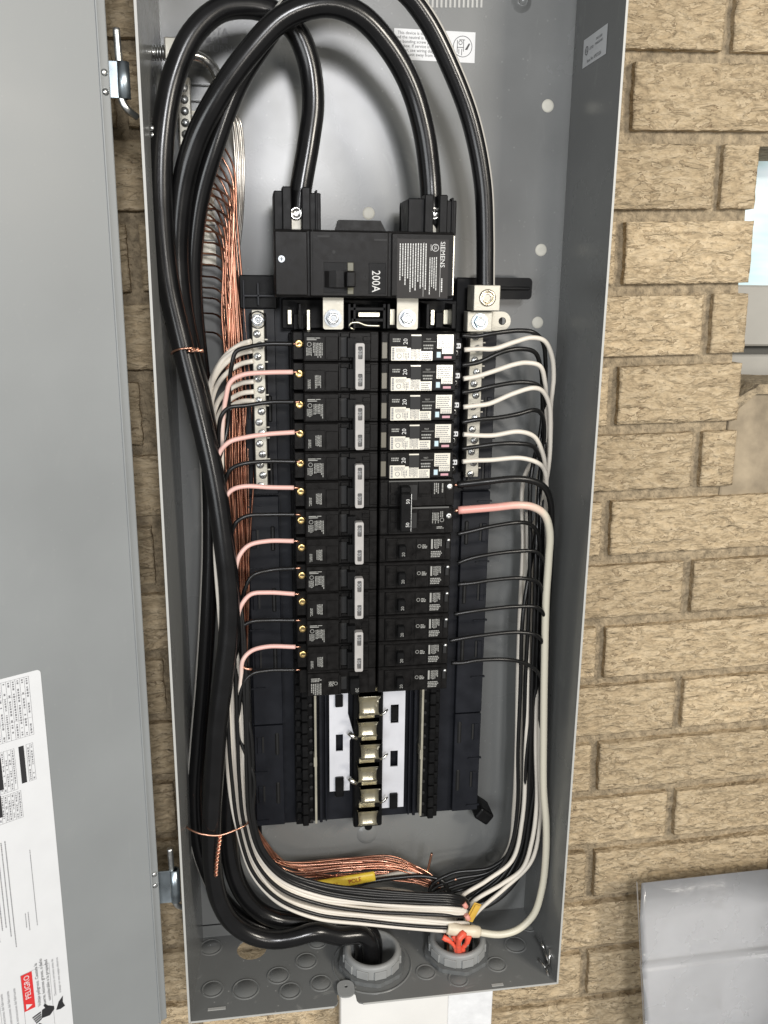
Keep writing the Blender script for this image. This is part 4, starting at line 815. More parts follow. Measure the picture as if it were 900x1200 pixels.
# ================================================================== WIRES
def wire(name, pts, r, m, label, cat, group=None, n=12, step=2.5, bare=None):
    if group and 'branch' in name: pts = [pts[0]] + [(p[0]+random.uniform(-1, 1), p[1]+random.uniform(-1.3, 1.3), p[2]+random.uniform(-1, 1)) if len(p) == 3 else p for p in pts[1:]]
    P3 = [at(*p) if len(p) == 3 else Vector(p[:3]) for p in pts]; sp_ = spline(P3, step)
    b = MB(); b.tube(sp_, r, 0, n)
    if bare:                     # stripped copper end at the terminal
        d_ = (sp_[0]-sp_[1]).normalized(); b.tube([sp_[0]-d_*.5, sp_[0]+d_*bare], r*.5, 1, 6)
        return tag(b.build(name, [m, COPPER], None, P3[-1]), label, cat, group)
    return tag(b.build(name, m, None, P3[-1]), label, cat, group)
def W(x, y, z): return (x, y, z, 0)
# --- the service cables
IN1 = [(398, 1097, 14), (424, 1096, 18), W(-3, 18, ZB+24), W(-1, 19, ZB-6), W(0, 19, ZB-30)]
A = [W(at(349, 262, 18).x, 20, at(349, 262, 18).z), (352, 225, 20), (362, 165, 22), (367, 120, 24), (361, 70, 24), (345, 34, 22), (318, 14, 20), (288, 7, 16), (257, 12, 12), (226, 40, 8), (203, 92, 6), (191, 160, 4), (189, 240, 4), (197, 330, 6), (214, 405, 6), (233, 480, 4), (251, 560, 2), (263, 640, 0), (269, 700, 0), (268, 745, 0), (262, 795, 0), (255, 850, 0), (251, 907, 2), (248, 965, 2), (249, 1015, 4), (257, 1055, 6), (273, 1081, 8), (296, 1096, 8), (322, 1101, 8), (345, 1098, 8), (370, 1092, 10)] + IN1
wire('service_cable', A, 9.1, CABLE, 'thick black cable from the left main lug, looping round the far left', 'cable', 'thick black service cables', 18, 5)
IN2 = [(395, 1083, 34), (425, 1086, 34), W(2, 30, ZB+20), W(3, 29, ZB-10), W(3, 28, ZB-30)]
B_ = [W(at(510, 268, 16).x, 18, at(510, 268, 16).z), (505.5, 236, 16), (504, 210, 16), (497, 155, 14), (481, 100, 10), (456, 55, 4), (424, 20, -2), (391, 6, -6), (362, 8, -8), (330, 22, -8), (293, 60, -6), (256, 112, -2), (229, 165, 4), (214, 220, 10), (208, 290, 16), (212, 350, 20), (224, 415, 26), (238, 480, 30), (252, 560, 30), (262, 640, 28), (270, 720, 26), (275, 800, 24), (272, 870, 22), (268, 930, 22), (268, 980, 24), (274, 1022, 28), (287, 1050, 30), (306, 1069, 32), (328, 1078, 32), (360, 1080, 33)] + IN2
wire('service_cable', B_, 9.1, CABLE, 'thick black cable from the right main lug, arching over the main breaker', 'cable', 'thick black service cables', 18, 5)
IN3 = [(390, 1092, 40), (420, 1094, 40), W(-10, 30, ZB+20), W(-9, 28, ZB-10), W(-9, 28, ZB-30)]
C_ = [W(at(569, 345, 18).x, 18, at(569, 345, 18).z), (569, 312, 18), (569, 280, 18), (566, 213, 16), (552, 142, 12), (528, 78, 6), (499, 21, 0), (470, -14, -4), (432, -34, -4), (390, -32, 0), (350, -4, 6), (314, 42, 10), (278, 100, 12), (251, 173, 16), (234, 233, 22), (226, 300, 28), (227, 360, 34), (233, 420, 40), (240, 480, 44), (245, 560, 46), (246, 640, 46), (243, 720, 44), (238, 800, 42), (232, 870, 40), (228, 935, 36), (233, 990, 34), (247, 1030, 34), (262, 1056, 36), (290, 1080, 38), (330, 1092, 40), (360, 1092, 40)] + IN3
wire('service_cable', C_, 8.0, STRIPE, 'thick black neutral cable with a white stripe, running from the square lug', 'cable', 'thick black service cables', 18, 5)
# --- bundle paths
def lb(i, o, dy, y0):
    """left branch bundle: down the left side, round the bottom and into the right conduit"""
    base_ = [(262, 560), (265, 640), (270, 720), (275, 800), (277, 860), (280, 915), (286, 965), (301, 1012), (328, 1043), (372, 1060), (430, 1068), (485, 1072), (530, 1075)]
    pts = []
    for k, (x, y) in enumerate(base_):
        if y < y0+45: continue
        t_ = min(1, max(0, (y-900)/140))
        pts.append((x+o*(1-t_)+o*.2*t_, y - o*1.3*t_ + (0 if y > 900 else 0), dy*(1-.4*t_)))
    e = Vector((C2.x-4+i % 3*3, C2.y+4-(i % 4)*4, ZB))
    return pts + [(548, 1077-o*1.1, dy*.3+12), W(e.x, e.y+4, ZB+22), W(e.x, e.y, ZB+2), W(e.x, e.y, ZB-25)]
RB, RW = 1.8, 2.0
left = [  # (is_black, points, horizontal offset in the bundle)
 (1, [(343, 403, 6), (314, 404, 6), (291, 405.5, 6), (277, 411, 6), (272, 426, 8), (269, 450, 12), (266, 500, 18)], -6.8),
 (0, [(343, 436, 6), (312, 436, 4), (285, 439, 2), (271, 448, 2), (265, 467, 4), (262, 493, 8), (260, 530, 14)], -3.0),
 (1, [(345, 471, 6), (316, 472, 6), (286, 475, 4), (268, 479, 4), (259, 488, 4), (255.6, 503, 8), (257, 545, 14)], 0.4),
 (0, [(345, 506.5, 6), (314, 508, 4), (286, 512, 2), (268, 518.5, 0), (258, 531, 2), (254, 552, 6), (255, 590, 12)], -8.8),
 (1, [(347, 541, 6), (314, 541.5, 6), (286, 543, 4), (271, 550, 4), (263, 564, 6), (261, 585, 12), (263, 620, 18)], 8.0),
 (0, [(344, 571.5, 6), (316, 570, 4), (286, 569, 2), (271, 575, 0), (263, 587, 2), (262, 615, 8), (264, 650, 12)], -4.6),
 (1, [(346, 603, 6), (313, 604, 6), (289, 606, 4), (277, 612, 4), (271, 626, 6), (270, 650, 14)], 9.6),
 (0, [(344, 634, 6), (313, 635, 4), (291, 640, 2), (280, 651, 0), (275, 670, 2), (274, 700, 8)], 2.6),
 (1, [(346, 666, 6), (318, 668, 6), (296, 675, 4), (287, 690, 6), (283, 715, 12)], 11.2),
 (0, [(345, 696, 6), (313, 695, 4), (294, 697, 2), (284, 707, 0), (279, 724, 2), (277, 752, 8)], 4.4),
 (1, [(346, 727, 6), (318, 727, 6), (294, 729, 4), (283, 736, 4), (279, 751, 6), (277, 780, 10)], 12.6),
 (0, [(346, 758, 6), (313, 758, 4), (294, 762, 2), (285, 773, 0), (281.5, 795, 4), (280, 830, 8)], 6.0),
 (1, [(346, 785, 8), (313, 785, 6), (294, 791, 4), (284, 805, 4), (280, 830, 6), (279, 858, 10)], 13.8)]
rows_ = ['topmost left breaker', 'second left breaker', 'third left breaker', 'fourth left breaker', 'fifth left breaker', 'lowest two-pole breaker on the left', 'single-pole breaker at the foot of the left column']
for i, (blk, pts, o) in enumerate(left):
    full = pts + lb(i, o*1.35, 4 if blk else 10, pts[-1][1])
    nm = rows_[i//2]
    if blk: wire('branch_wire', full, RB, WIREBLK, 'black wire into the upper screw of the '+nm if i < 12 else 'lowest black wire on the left, into the single-pole breaker', 'wire', 'black branch wires on the left', 12, 2.5, 5)
    else: wire('branch_wire', full, RW, WPINK, 'white wire marked red into the lower screw of the '+nm, 'wire', 'red-marked white wires on the left', 12, 2.5, 5)
# --- white neutrals into the left bar
nw = [([(294, 400), (283, 403), (265, 416), (251, 437), (244, 462)]), ([(296, 411), (280, 415), (262, 428), (250, 446), (245, 470)]), ([(297, 423), (281, 427), (264, 439), (252, 457), (247, 483)]), ([(298, 447), (283, 449), (268, 457), (256, 470), (249, 495)]),
      ([(298, 459), (283, 461), (270, 468), (259, 481), (251, 505)]), ([(299, 470), (285, 470), (274, 474), (263, 487), (255, 520)]), ([(294, 405), (276, 411), (258, 426), (248, 449), (246, 480)])]
NL = ['topmost', 'third from the top', 'fourth from the top', 'third from the bottom', 'second from the bottom', 'lowest', 'second from the top']
for i, p_ in enumerate(nw):
    o = [-8.3, -4.6, -3.0, -1.2, 1.8, 4.8, -8.0][i]; full = [(x, y, 22+min(12, k*4)) for k, (x, y) in enumerate(p_)] + [(p_[-1][0]+6, p_[-1][1]+60, 34)] + [(x, y, max(dy_, 28)) if len(q_) == 3 else q_ for q_ in lb(i, o*1.35, 34, 545) for (x, y, dy_) in [q_[:3]]]
    wire('neutral_wire', full, 2.1, WWHITE, NL[i] + ' of the white wires curving into the left neutral bar', 'wire', 'white wires into the left neutral bar', 12, 2.5)
# --- right side
def rb(o, dy, y0, e):
    base_ = [(628, 560), (627, 640), (624, 720), (621, 800), (619, 880), (615, 950), (606, 1000), (588, 1030), (562, 1050)]
    pts = []
    for x, y in base_:
        if y < y0+40: continue
        t_ = min(1, max(0, (y-900)/120)); pts.append((x+o*(1-.35*t_), y+o*.75*t_, dy*(1-.5*t_)+10*t_))
    return pts + [(546, 1060+o*.4, 22), W(e[0], e[1], ZB+20), W(e[0], e[1], ZB), W(e[0], e[1], ZB-25)]
rw = [[(544, 410, 8), (560, 409.5, 8), (577, 408, 8), (602, 400, 8), (622, 394.5, 10), (637, 400, 14), (646, 417, 20), (648, 442, 26), (646, 475, 32), (645, 515, 36)],
      [(543, 444, 8), (560, 441, 8), (577, 436, 8), (602, 427, 8), (617, 424, 10), (632, 430, 14), (639, 447, 20), (640, 475, 28), (639, 515, 34)],
      [(543, 477, 8), (558, 476, 8), (573, 474, 8), (602, 462, 8), (625, 455, 10), (637, 460, 14), (643, 475, 20), (644, 505, 28), (643, 545, 34)],
      [(543, 509, 8), (560, 509, 8), (577, 509, 8), (607, 505, 8), (625, 511, 12), (634, 525, 18), (638, 545, 26), (636, 585, 34)],
      [(542, 541, 8), (558, 539.5, 8), (575, 538, 8), (610, 537.5, 10), (629, 542, 14), (639, 552, 20), (641, 575, 28), (638, 615, 34)]]
rk = [[(541, 393, 8), (558, 393, 8), (577, 391, 8), (610, 388, 10), (625, 390, 12), (636, 402, 18), (640, 425, 26), (639, 470, 36)],
      [(541, 428, 8), (560, 424, 8), (590, 412, 10), (611, 409, 12), (626, 414, 16), (634, 428, 22), (636, 455, 32), (634, 500, 40)],
      [(541, 460, 8), (556, 458, 8), (577, 454, 8), (612, 447, 10), (629, 450, 14), (637, 462, 22), (639, 490, 32), (636, 535, 40)],
      [(541, 495, 8), (560, 492, 8), (580, 489, 8), (605, 485, 10), (625, 480, 14), (634, 486, 22), (637, 510, 32), (633, 560, 42)],
      [(541, 526, 8), (562, 522, 8), (585, 521, 8), (607, 519.5, 10), (624, 524, 14), (632, 536, 22), (635, 560, 32), (630, 610, 42)]]
nmR = ['topmost', 'second', 'third', 'fourth', 'lowest']
offs_w = [3, -14, -1, -9, 6]; offs_k = [9, -5, 7, 2, -11]
for i in range(5):
    wire('branch_wire', rw[i] + rb(offs_w[i], 50-i*1, rw[i][-1][1], (C2.x+2+i*2, C2.y+8-i*3)), 2.1, WWHITE, 'white wire from the %s white-labelled breaker on the right' % nmR[i], 'wire', 'white branch wires on the right')
    wire('branch_wire', rk[i] + rb(offs_k[i], 34-i*2, rk[i][-1][1], (C2.x+6+i*2, C2.y+9-i*3)), 2.0, WIREBLK, 'black wire from the %s white-labelled breaker on the right' % nmR[i], 'wire', 'black branch wires on the right')
wire('feeder_wire', [(536, 568, 6), (555, 566, 4), (572, 564, 2), (602, 561, 2), (622, 563, 4), (638, 571, 8), (645, 588, 14), (646, 620, 20), (644, 680, 24)] + rb(14, 26, 690, (C2.x+10, C2.y-2)), 3.0, WIREBLK, 'thicker black wire into the upper pole of the 50 amp breaker', 'wire', None, 10, 3, 3)
wire('feeder_wire', [(537, 598, 4), (556, 596.5, 2), (580, 594.5, 0), (605, 592, 0), (624, 594, 2), (638, 603, 6), (644, 622, 10), (643, 655, 14), (640, 700, 16), (638, 780, 14), (637, 860, 12), (637, 925, 10), (640, 965, 8), (639.5, 1005, 6), (635, 1042, 6), (625, 1072, 6), (607, 1089, 6), (587, 1095, 6), (565, 1093, 8), (548, 1089, 10), (530, 1086, 12), W(C2.x-6, C2.y-6, ZB+16), W(C2.x-6, C2.y-6, ZB-20)], 3.6, WRED, 'thick white wire with red end into the lower pole of the 50 amp breaker', 'wire', None, 12, 3, 3)
sg = [[(536, 626, 6), (554, 622, 6), (573, 618, 6), (604, 612.6, 8), (619, 614, 12), (630, 624, 18), (634, 645, 26), (634, 690, 32)],
      [(536, 660, 6), (550, 656, 6), (565, 652, 6), (604, 646, 8), (628, 647.5, 12), (637, 659, 18), (639, 680, 26), (637, 725, 32)],
      [(536, 685, 6), (554, 682, 6), (573, 679.6, 6), (612, 678.5, 8), (630, 684, 12), (637, 700, 20), (637, 725, 28), (633, 770, 32)],
      [(532, 720, 6), (552, 717.5, 6), (573, 715, 6), (608, 711.5, 8), (631, 713.5, 12), (640, 728, 18), (642, 755, 24), (639, 800, 28)],
      [(527, 751, 6), (546, 748, 6), (568, 745, 6), (608, 741.5, 8), (630, 745, 12), (638, 760, 18), (640, 785, 24), (637, 830, 28)],
      [(529, 777, 6), (543, 775.7, 6), (558, 775, 6), (593, 774, 8), (616, 777.5, 12), (630, 790, 16), (636, 812, 22), (636, 860, 26)]]
nmS = ['uppermost single-pole breaker', 'second single-pole breaker', 'third single-pole breaker', 'fourth single-pole breaker', 'fifth single-pole breaker', 'lowest single-pole breaker']
for i, p_ in enumerate(sg): wire('branch_wire', p_ + rb([4, 11, -2, 14, 12, 9][i], 30-i, p_[-1][1], (C2.x+12-i*3, C2.y-4+i)), 1.9, WIREBLK, 'thin black wire from the %s in the right column' % nmS[i], 'wire', 'thin black wires on the right')
# white wires that stay low in the right bundle and cross to the conduit
for i, (pts) in enumerate(([(628, 870, 26), (629, 940, 22), (623, 987, 18), (612, 1018, 16), (588, 1036, 16), (552, 1059, 18)], [(616, 880, 30), (612, 960, 26), (600, 1008, 22), (570, 1032, 20), (538, 1054, 20)], [(632, 880, 24), (633, 960, 22), (622, 1010, 20), (590, 1042, 18), (560, 1068, 20)])):
    up = [(pts[0][0]+2, 600, 40), (pts[0][0]+3, 740, 36)]
    wire('neutral_wire', up+pts+[W(C2.x+i*3, C2.y+6, ZB+16), W(C2.x+i*3, C2.y+4, ZB-20)], 2.2, WWHITE, ['upper', 'lower left', 'lower right'][i] + ' of the three white wires turning low into the right conduit', 'wire', 'white neutral wires low on the right')
# white neutrals from right bar down
# --- bare copper grounds from the grounding bar on the left
ORD = ['first', 'second', 'third', 'fourth', 'fifth', 'sixth', 'seventh', 'eighth', 'ninth', 'tenth', 'eleventh', 'twelfth', 'thirteenth', 'fourteenth']
cop_y = [205, 221, 230, 245, 259, 272, 285, 298, 311, 325, 338, 350, 368, 390]
for i, y in enumerate(cop_y):
    o = 13-i
    xk = 274.5-i*.55
    st = [(222, y-4, 66), (240, y-1, 60), (254, y+1, 52), (xk-3, y+14, 46), (xk, y+38, 44), (xk-1.5+o*.1, y+75, 45)]
    jt = lambda a: random.uniform(-a, a)
    dp_ = (i*5) % 14 - 7; dn_ = [(262+o*2.0+jt(2.5), 520, 46+dp_), (268+o*1.6+jt(2), 600, 44+dp_), (274+o*1.25+jt(1.5), 680, 42+dp_), (279+o*.85+jt(1), 750, 42+dp_*.6), (281+o*.5, 820, 44), (281+o*.4, 890, 48), (284+o*.8, 950, 52), (300+o*1.0, 992+jt(3), 54), (330+o*2, 1010+o*.9+jt(2), 56+jt(5)), (400, 1006+o*2.0+jt(2.5), 52+jt(5)), (452, 1004+o*1.9+jt(2), 46+jt(5)), (500, 1022+o*1.2+jt(3), 40+jt(4)), (526, 1048, 34), W(C2.x-8+o*.8, C2.y+10-o*.5, ZB+18), W(C2.x-8+o*.8, C2.y+8-o*.5, ZB-20)]
    wire('ground_wire', st+dn_, .92, COPPER if i % 3 else COPDARK, '%s from the top of the copper wires arcing off the left grounding bar' % ORD[i], 'wire', 'bare copper ground wires', 6, 4)
for i in range(9):
    o = i*1.9; wob = 0
    ys_ = 262-i*14
    pts = [(236, ys_, 64), (252, ys_+10, 56), (261+o*.75, ys_+42, 46+(i*5)%9), (260+o*1.15, ys_+105, 43+(i*5)%9), (266+o*1.9+jt(2), 460, 42+(i*7)%13), (264+o*2.1+jt(2.5), 540, 36+(i*7)%13), (270+o*1.5+jt(2), 620, 36+(i*7)%13), (275+o*1.0+jt(1.5), 700, 38+(i*7)%9), (280+o*.65, 770, 42), (282+o*.4, 840, 44), (282+o*.3, 900, 46), (287+o*.6, 960, 50), (306+o, 1000, 50), (340, 1012+o*1.3+jt(2), 50+jt(5)), (410, 1008+o*1.7+jt(2.5), 48+jt(5)), (460, 1005+o*1.8+jt(2), 44+jt(5)), (505, 1026+o*.8+jt(3), 38+jt(4)), (530, 1050, 34), W(C2.x-4+o*.6, C2.y+8, ZB+18), W(C2.x-4+o*.6, C2.y+6, ZB-20)]
    wire('ground_wire', pts, .92, COPPER if i % 2 else COPDARK, 'bare copper ground wire among the strands left of the breakers', 'wire', 'bare copper ground wires', 6, 4)
# loose copper ends at the bottom
for nm_, p_ in zip(('left', 'right'), ([(500, 1027, 40), (503, 1013, 34), (506, 1000, 30)], [(520, 1036, 36), (535, 1030, 30)])):
    wire('ground_wire', p_, 1.3, COPPER, nm_ + ' of two short bare copper ends sticking up above the right conduit', 'wire', 'loose copper ends', 6, 2)
# --- stranded aluminium neutral behind the copper
STRAND = mat('dull_aluminium_strand', (.58, .56, .52), .36, 1.0, var=.3, vscale=90)
t = thing('stranded_wire', 'bare silver stranded wire curving down behind the cables at the upper left', 'wire', at(282, 300, 60))
for k in range(6):
    o = k*1.9; b = MB(); b.tube(spline([at(262+o*.6, 112+k*2.5, 60), at(271+o, 140, 58-(k%2)*2), at(275+o*1.1, 180, 60), at(276+o, 220, 62-(k%3)), at(274+o, 260, 66), at(272+o*.6, 310, 70), at(271+o*.5, 350, 72)], 3), 1.0, 0, 8); b.build('strand', STRAND, t)
# --- loose black and grey wires at the bottom, with the yellow tag
wire('tagged_wire', [(372, 1052, 44), (400, 1044, 40), (430, 1034, 38), (470, 1028, 38), (500, 1027, 36), (520, 1034, 32), W(C2.x+2, C2.y+12, ZB+20), W(C2.x+2, C2.y+10, ZB-20)], 2.4, WIREBLK, 'black wire carrying the yellow handwritten tag at the bottom of the panel', 'wire')
GW = mat('grey_wire_jacket', (.42, .39, .34), .4)
for k, pts in enumerate(([(350, 1062, 44), (400, 1052, 44), (440, 1046, 44), (470, 1044, 42), (492, 1050, 38), (500, 1056, 34)], [(360, 1058, 48), (410, 1048, 50), (455, 1042, 48), (480, 1048, 44), (505, 1055, 38)], [(395, 1036, 46), (440, 1029, 44), (480, 1022, 42), (505, 1030, 38), (525, 1045, 34)])):
    wire('spare_wire', pts+[W(C2.x-3+k*3, C2.y+12, ZB+20), W(C2.x-3+k*3, C2.y+10, ZB-20)], 2.2, GW, ['lowest', 'middle', 'topmost'][k] + ' greyish spare wire lying beside the yellow tag at the bottom', 'wire', 'greyish spare wires')
# black wires that fan from the conduit mouth up to the right bundle
for k in range(4):
    wire('branch_wire', [(618+k*4, 870, 34), (612+k*4, 950, 30), (600+k*3, 995, 30), (575, 1015+k*5, 30), (530, 1024+k*7, 32), (505, 1040+k*5, 32), W(C2.x-10+k*3, C2.y+12, ZB+20), W(C2.x-10+k*3, C2.y+10, ZB-20)], 2.0, WIREBLK, ['topmost', 'second', 'third', 'lowest'][k] + ' of the black wires sweeping low from the right bundle to the conduit', 'wire', 'black wires low on the right')
# yellow tag with red handwriting
tg = thing('wire_tag', 'yellow tape tag with red handwriting on a wire at the bottom', 'tag', at(405, 1035, 36))
p, q = at(368, 1042, 34), at(441, 1030, 34); d_ = (q-p); ang = math.atan2(d_.z, d_.x); tm = Matrix.Translation(p) @ Matrix.Rotation(-ang, 4, 'Y'); Lg = d_.length
b = MB(); b.tube([tm @ Vector((x, 4.5 + .3*math.sin(x*.4), 0)) for x in range(0, int(Lg)+1, 3)], 6.0, 0, 14); 
for v_ in b.bm.verts:
    l_ = tm.inverted() @ v_.co; l_.y = 4.5+(l_.y-4.5)*.55; v_.co = tm @ l_
b.build('tape_wrap', YELLOW, tg)
b = MB(); b.text("1'", Lg*.34, .9, -.6, 7.5, 0, 0, 1, tm); b.text('POLE', Lg*.66, .9, 1.2, 7.2, .1, 0, .8, tm); b.build('handwriting', REDTXT, tg)
# --- copper twist ties
def twist(label, loop, tail, r=.9):
    t = thing('twist_tie', label, 'twist tie', at(*tail[-1]), 'copper twist ties round the cables')
    b = MB(); b.tube(spline([at(*p) for p in loop], 2), r, 0, 8); b.build('loop', COPPER, t)
    sp_ = spline([at(*p) for p in tail], 1.0); b = MB()
    for ph in (0, math.pi): b.tube([p + Vector((math.cos(i*.75+ph), -math.sin(i*.75+ph)*.8, math.sin(i*.75+ph)*.7))*1.25 for i, p in enumerate(sp_)], 1.0, 0, 6)
    b.build('twisted_tail', COPPER, t)
twist('copper twist tie round the thick cables at mid height, with short tail', [(201, 415, 10), (203, 412, -2), (211, 409, -8), (222, 408, -8), (232, 409, -4)], [(222, 411, -8), (230, 410, -8), (238, 411, -4)])
twist('copper twist tie round the cable bundle near the bottom, with long hanging tail', [(219, 966, 20), (221, 971, -2), (235, 977, -9), (256, 979, -9), (275, 973, -6), (289, 966, 0), (292, 960, 10)], [(258, 980, -9), (256, 995, -9), (254, 1010, -8), (253, 1027, -6)])
p = at(290, 783, 4); b = MB(); b.tube(spline([at(284, 781, 2), at(290, 784, 0), at(295, 784, 2)], 1), 1.2, 0, 8); tag(b.build('copper_end', COPPER, None, p), 'tiny bare copper end beside the lowest black wire on the left', 'wire')
# --- grounding bar on the left, pipe and nut at the top left
gb = thing('grounding_bar', 'silver grounding bar with screws behind the cables at the upper left', 'grounding bar', at(212, 300, 60))
b = MB(); p, q = at(214, 92, 58), at(206, 310, 58); b.box(p.x-4, p.x+6, 52, 62, q.z, p.z, 0, .6); b.build('bar', TIN, gb)
for k in range(16):
    z = p.z-8-k*(p.z-q.z-14)/15; b = MB(); b.lathe((p.x+1, 52, z), (0, -1, 0), [(3.4, 0), (3.4, .8), (2.6, 1.6), (.01, 1.8)], 0, 14); b.build('bar_screw', ZINC, gb)
b = MB()
b.box(at(207, 100, 70).x, at(246, 100, 70).x, 74, 76, q.z, at(230, 130, 74).z, 0)
for k in range(14):
    z = q.z+8+k*12.5; b.box(at(207, 100, 70).x, at(246, 100, 70).x, 73, 74.2, z, z+1.2, 1)
b.build('backing_plate', [TIN, GREY], gb)
pn = thing('pipe_nipple', 'shiny metal pipe with square nut bending behind the cables at the upper left', 'pipe', at(240, 75, 50))
b = MB(); b.tube(spline([Vector((XL+2, at(176, 62, 30).y, at(176, 62, 30).z)), at(190, 62, 34), at(215, 64, 44), at(236, 68, 50), at(250, 80, 54), at(258, 100, 58)], 2), 4.2, 0, 14); b.build('bent_pipe', STEEL, pn)
b = MB(); p = at(201, 58, 28); b.box(p.x-5, p.x+7, 24, 36, p.z-8, p.z+8, 0, .8); b.build('square_nut', TIN, pn)
b = MB()
for k in range(5): q = at(178+k*3.2, 62, 32); b.cyl((q.x, q.y, q.z), (1, 0, 0), 5.6, 1.2, 0, 16)
b.build('thread', ZINC, pn)

# ================================================================== CONDUIT BUSHINGS
def bushing(label, c, r):
    t = thing('conduit_bushing', label, 'bushing', c, 'grey conduit bushings in the bottom of the panel'); H_ = 19
    b = MB(); b.lathe(c, (0, 0, 1), [(r, 5), (r, H_-3.2), (r-.5, H_-1), (r-2, H_), (r-4.5, H_+.4), (r-6, H_-2), (r-6.2, -6)], 0, 40); b.build('collar', PVC, t)
    for k in range(10):
        a = 2*math.pi*k/10+.16; m_ = Matrix.Translation(Vector(c)) @ Matrix.Rotation(a, 4, 'Z'); q = MB(); q.box(-r*.215, r*.215, -r-1.0, -r+2, 5.5, H_-4.5, 0, .5, 2, m_); q.build('grip_rib', PVC, t)
    b = MB(); n = 48; prof_ = []
    for k in range(n):
        a = 2*math.pi*k/n; rr = r+4.2+(1.6 if (k % 6) < 2 else 0); prof_.append((c[0]+math.cos(a)*rr, c[1]+math.sin(a)*rr))
    rotc = Matrix(((1, 0, 0, 0), (0, 0, 1, 0), (0, 1, 0, c[2]), (0, 0, 0, 1)))
    b.prism(prof_, .3, 5.2, 0, [circle(c[0], c[1], r-6, 32)], rotc); bmesh.ops.recalc_face_normals(b.bm, faces=list(b.bm.faces)); b.build('locknut', mat('dark_grey_nut', (.13, .135, .135), .22) if 'dark_grey_nut' not in bpy.data.materials else bpy.data.materials['dark_grey_nut'], t)
    b = MB(); b.lathe(c, (0, 0, 1), [(r-6.3, 3), (r-6.3, -22)], 0, 32); b.lathe(c, (0, 0, 1), [(r-3.5, -2.2), (r-3.5, -22)], 0, 32); b.build('conduit_pipe', PVC, t)
bushing('left grey conduit bushing, with the thick black cables going in', tuple(C1), 29)
bushing('right grey conduit bushing, with orange caps and many thin wires going in', tuple(C2), 29)
# orange wire caps, white tape, amber tape
for k, (pts_, r_, nm_) in enumerate((([(519, 1098, 0), (527, 1103, -3), (533, 1109, -2), (536, 1116, 6)], 3.0, 'leftmost'), ([(543, 1093, -2), (539, 1099, -6), (537, 1106, -5), (538, 1116, 6)], 4.2, 'middle front'), ([(531, 1096, 2), (534, 1102, 0), (536, 1112, 6)], 3.2, 'middle back'), ([(549, 1096, -2), (548, 1103, -3), (543, 1110, 0), (541, 1117, 8)], 3.4, 'rightmost'))):
    b = MB(); sp_ = spline([at(*p) for p in pts_], 1.2); b.tube(sp_, lambda t, r_=r_: r_*(.82+.2*math.sin(2+t*7)), 0, 10)
    for v_ in b.bm.verts: v_.co += Vector((noise.noise(v_.co*.5), noise.noise(v_.co*.5+Vector((9, 0, 0))), noise.noise(v_.co*.5+Vector((0, 9, 0)))))*.7
    tag(b.build('orange_wire_end', ORANGE, None, sp_[0]), '%s of the orange wire ends in the mouth of the right conduit' % nm_, 'wire end', 'orange wire ends')
b = MB(); b.tube(spline([at(524, 1087, 4), at(540, 1090, 2), at(552, 1091, 2), at(561, 1092, 3)], 1.5), lambda t: 6.2-.8*t+.5*math.sin(t*9), 0, 14); tag(b.build('white_tape', TAPE, None, at(540, 1090, 4)), 'cream tape wrapped round the thick white wire above the right conduit', 'tape')
p, q = at(560, 1059, 10), at(549, 1079, 4); b = MB(); m_ = Matrix.Translation((p+q)/2) @ Matrix.Rotation(math.radians(24), 4, 'Y'); b.box(-4, 4.5, -.6, .6, -11, 11, 0, .3, 1, m_); b.box(-2.5, 3.5, -2.2, -.9, -8, 10, 0, .3, 1, m_); tag(b.build('amber_tape', AMBER, None, q), 'folded amber tape flag at the ends of the white wires', 'tape')
for k in range(2):
    b = MB(); p = at(543+k*3, 1058+k*14, 6); b.tube([p, p+Vector((3, -1, -5))], 2.6, 0, 8); tag(b.build('wire_marker', mat('faded_red_tape', (.70, .30, .24), .5) if k == 0 else bpy.data.materials['faded_red_tape'], None, p), ['faded red tape end beside the amber tape flag, upper', 'faded red tape end under the white wires, lower'][k], 'tape')

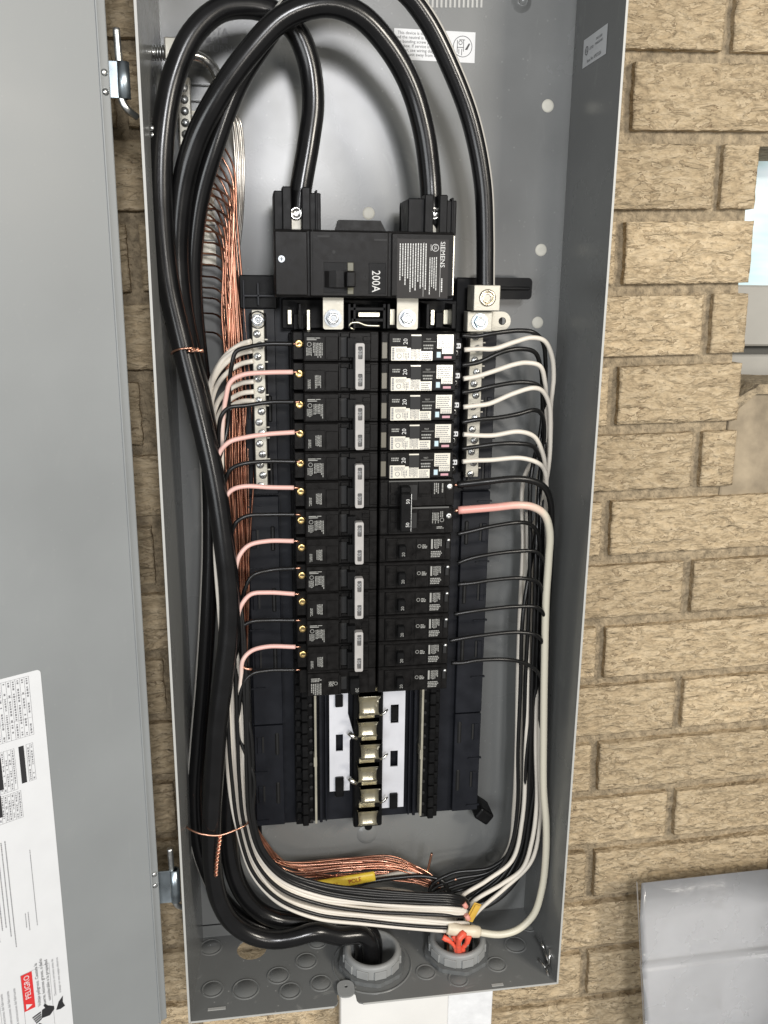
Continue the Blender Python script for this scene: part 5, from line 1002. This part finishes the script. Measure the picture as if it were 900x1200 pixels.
# ================================================================== PANEL COVER AND WHITE BOARD
cv = thing('panel_cover', 'silver sheet metal panel cover leaning on the brick wall at lower right', 'metal cover', (390, 40, -800))
SIL = mat('brushed_silver_sheet', (.76, .77, .79), .27, .2, var=.06, vscale=14, bump=.05, bscale=30, rvar=.07)
pl_ = lambda z, d=0: (z, 44-.13*(-596-z)+d)
pr = [pl_(-596), pl_(-640), pl_(-680), pl_(-684, -.2), pl_(-686.5, -.9), pl_(-688.5, -.7), pl_(-690, .1), pl_(-694, 1.0), pl_(-698, 1.9), pl_(-699.5, 1.7), pl_(-701, .7), pl_(-703, .2), pl_(-710), pl_(-760), pl_(-830)]
b = MB(); X0_, X1_ = 298.0, 520.0
rows = []
for z, y in pr: rows.append([b.bm.verts.new((x, y, z)) for x in (X0_+(4 if z == -596 else 0) + (-596-z)*.055, X0_+8+(-596-z)*.055, 400, X1_)])
for r0, r1 in zip(rows, rows[1:]):
    for k in range(3): f = b.bm.faces.new((r0[k], r1[k], r1[k+1], r0[k+1])); f.smooth = True
geom = list(b.bm.faces); bmesh.ops.solidify(b.bm, geom=geom, thickness=-1.4)
bmesh.ops.rotate(b.bm, verts=list(b.bm.verts), cent=(X0_, 40, -596), matrix=Matrix.Rotation(-math.radians(1.2), 3, 'Y'))
b.build('front_sheet', SIL, cv)
b = MB(); rows = []
for z, y in pr: rows.append([b.bm.verts.new((X0_+(-596-z)*.055-.4, yy, z)) for yy in (y+.2, y+4)])
for r0, r1 in zip(rows, rows[1:]): b.bm.faces.new((r0[0], r0[1], r1[1], r1[0]))
bmesh.ops.solidify(b.bm, geom=list(b.bm.faces), thickness=1.2); bmesh.ops.rotate(b.bm, verts=list(b.bm.verts), cent=(X0_, 40, -596), matrix=Matrix.Rotation(-math.radians(1.2), 3, 'Y')); b.build('side_return', SIL, cv)
x0, x1 = at(399, 1190, 52).x, at(577, 1190, 52).x
wb = thing('white_board', 'white painted board standing against the wall right below the panel', 'board', ((x0+x1)/2, 60, -860))
b = MB(); b.box(x0, x0+(x1-x0)*.70, 52, 72, -860, ZB-4, 0, 1.0); b.build('board_face', WPAINT, wb)
b = MB(); b.box(x0+(x1-x0)*.70, x1, 54, 72, -860, ZB-4, 0, 1.0); b.build('board_edge_strip', mat('rough_white_paint', (.78, .79, .80), .7, var=.08, vscale=60, bump=.8, bscale=140), wb)

for o in bpy.data.objects:
    if '_b' in o: del o['_b']
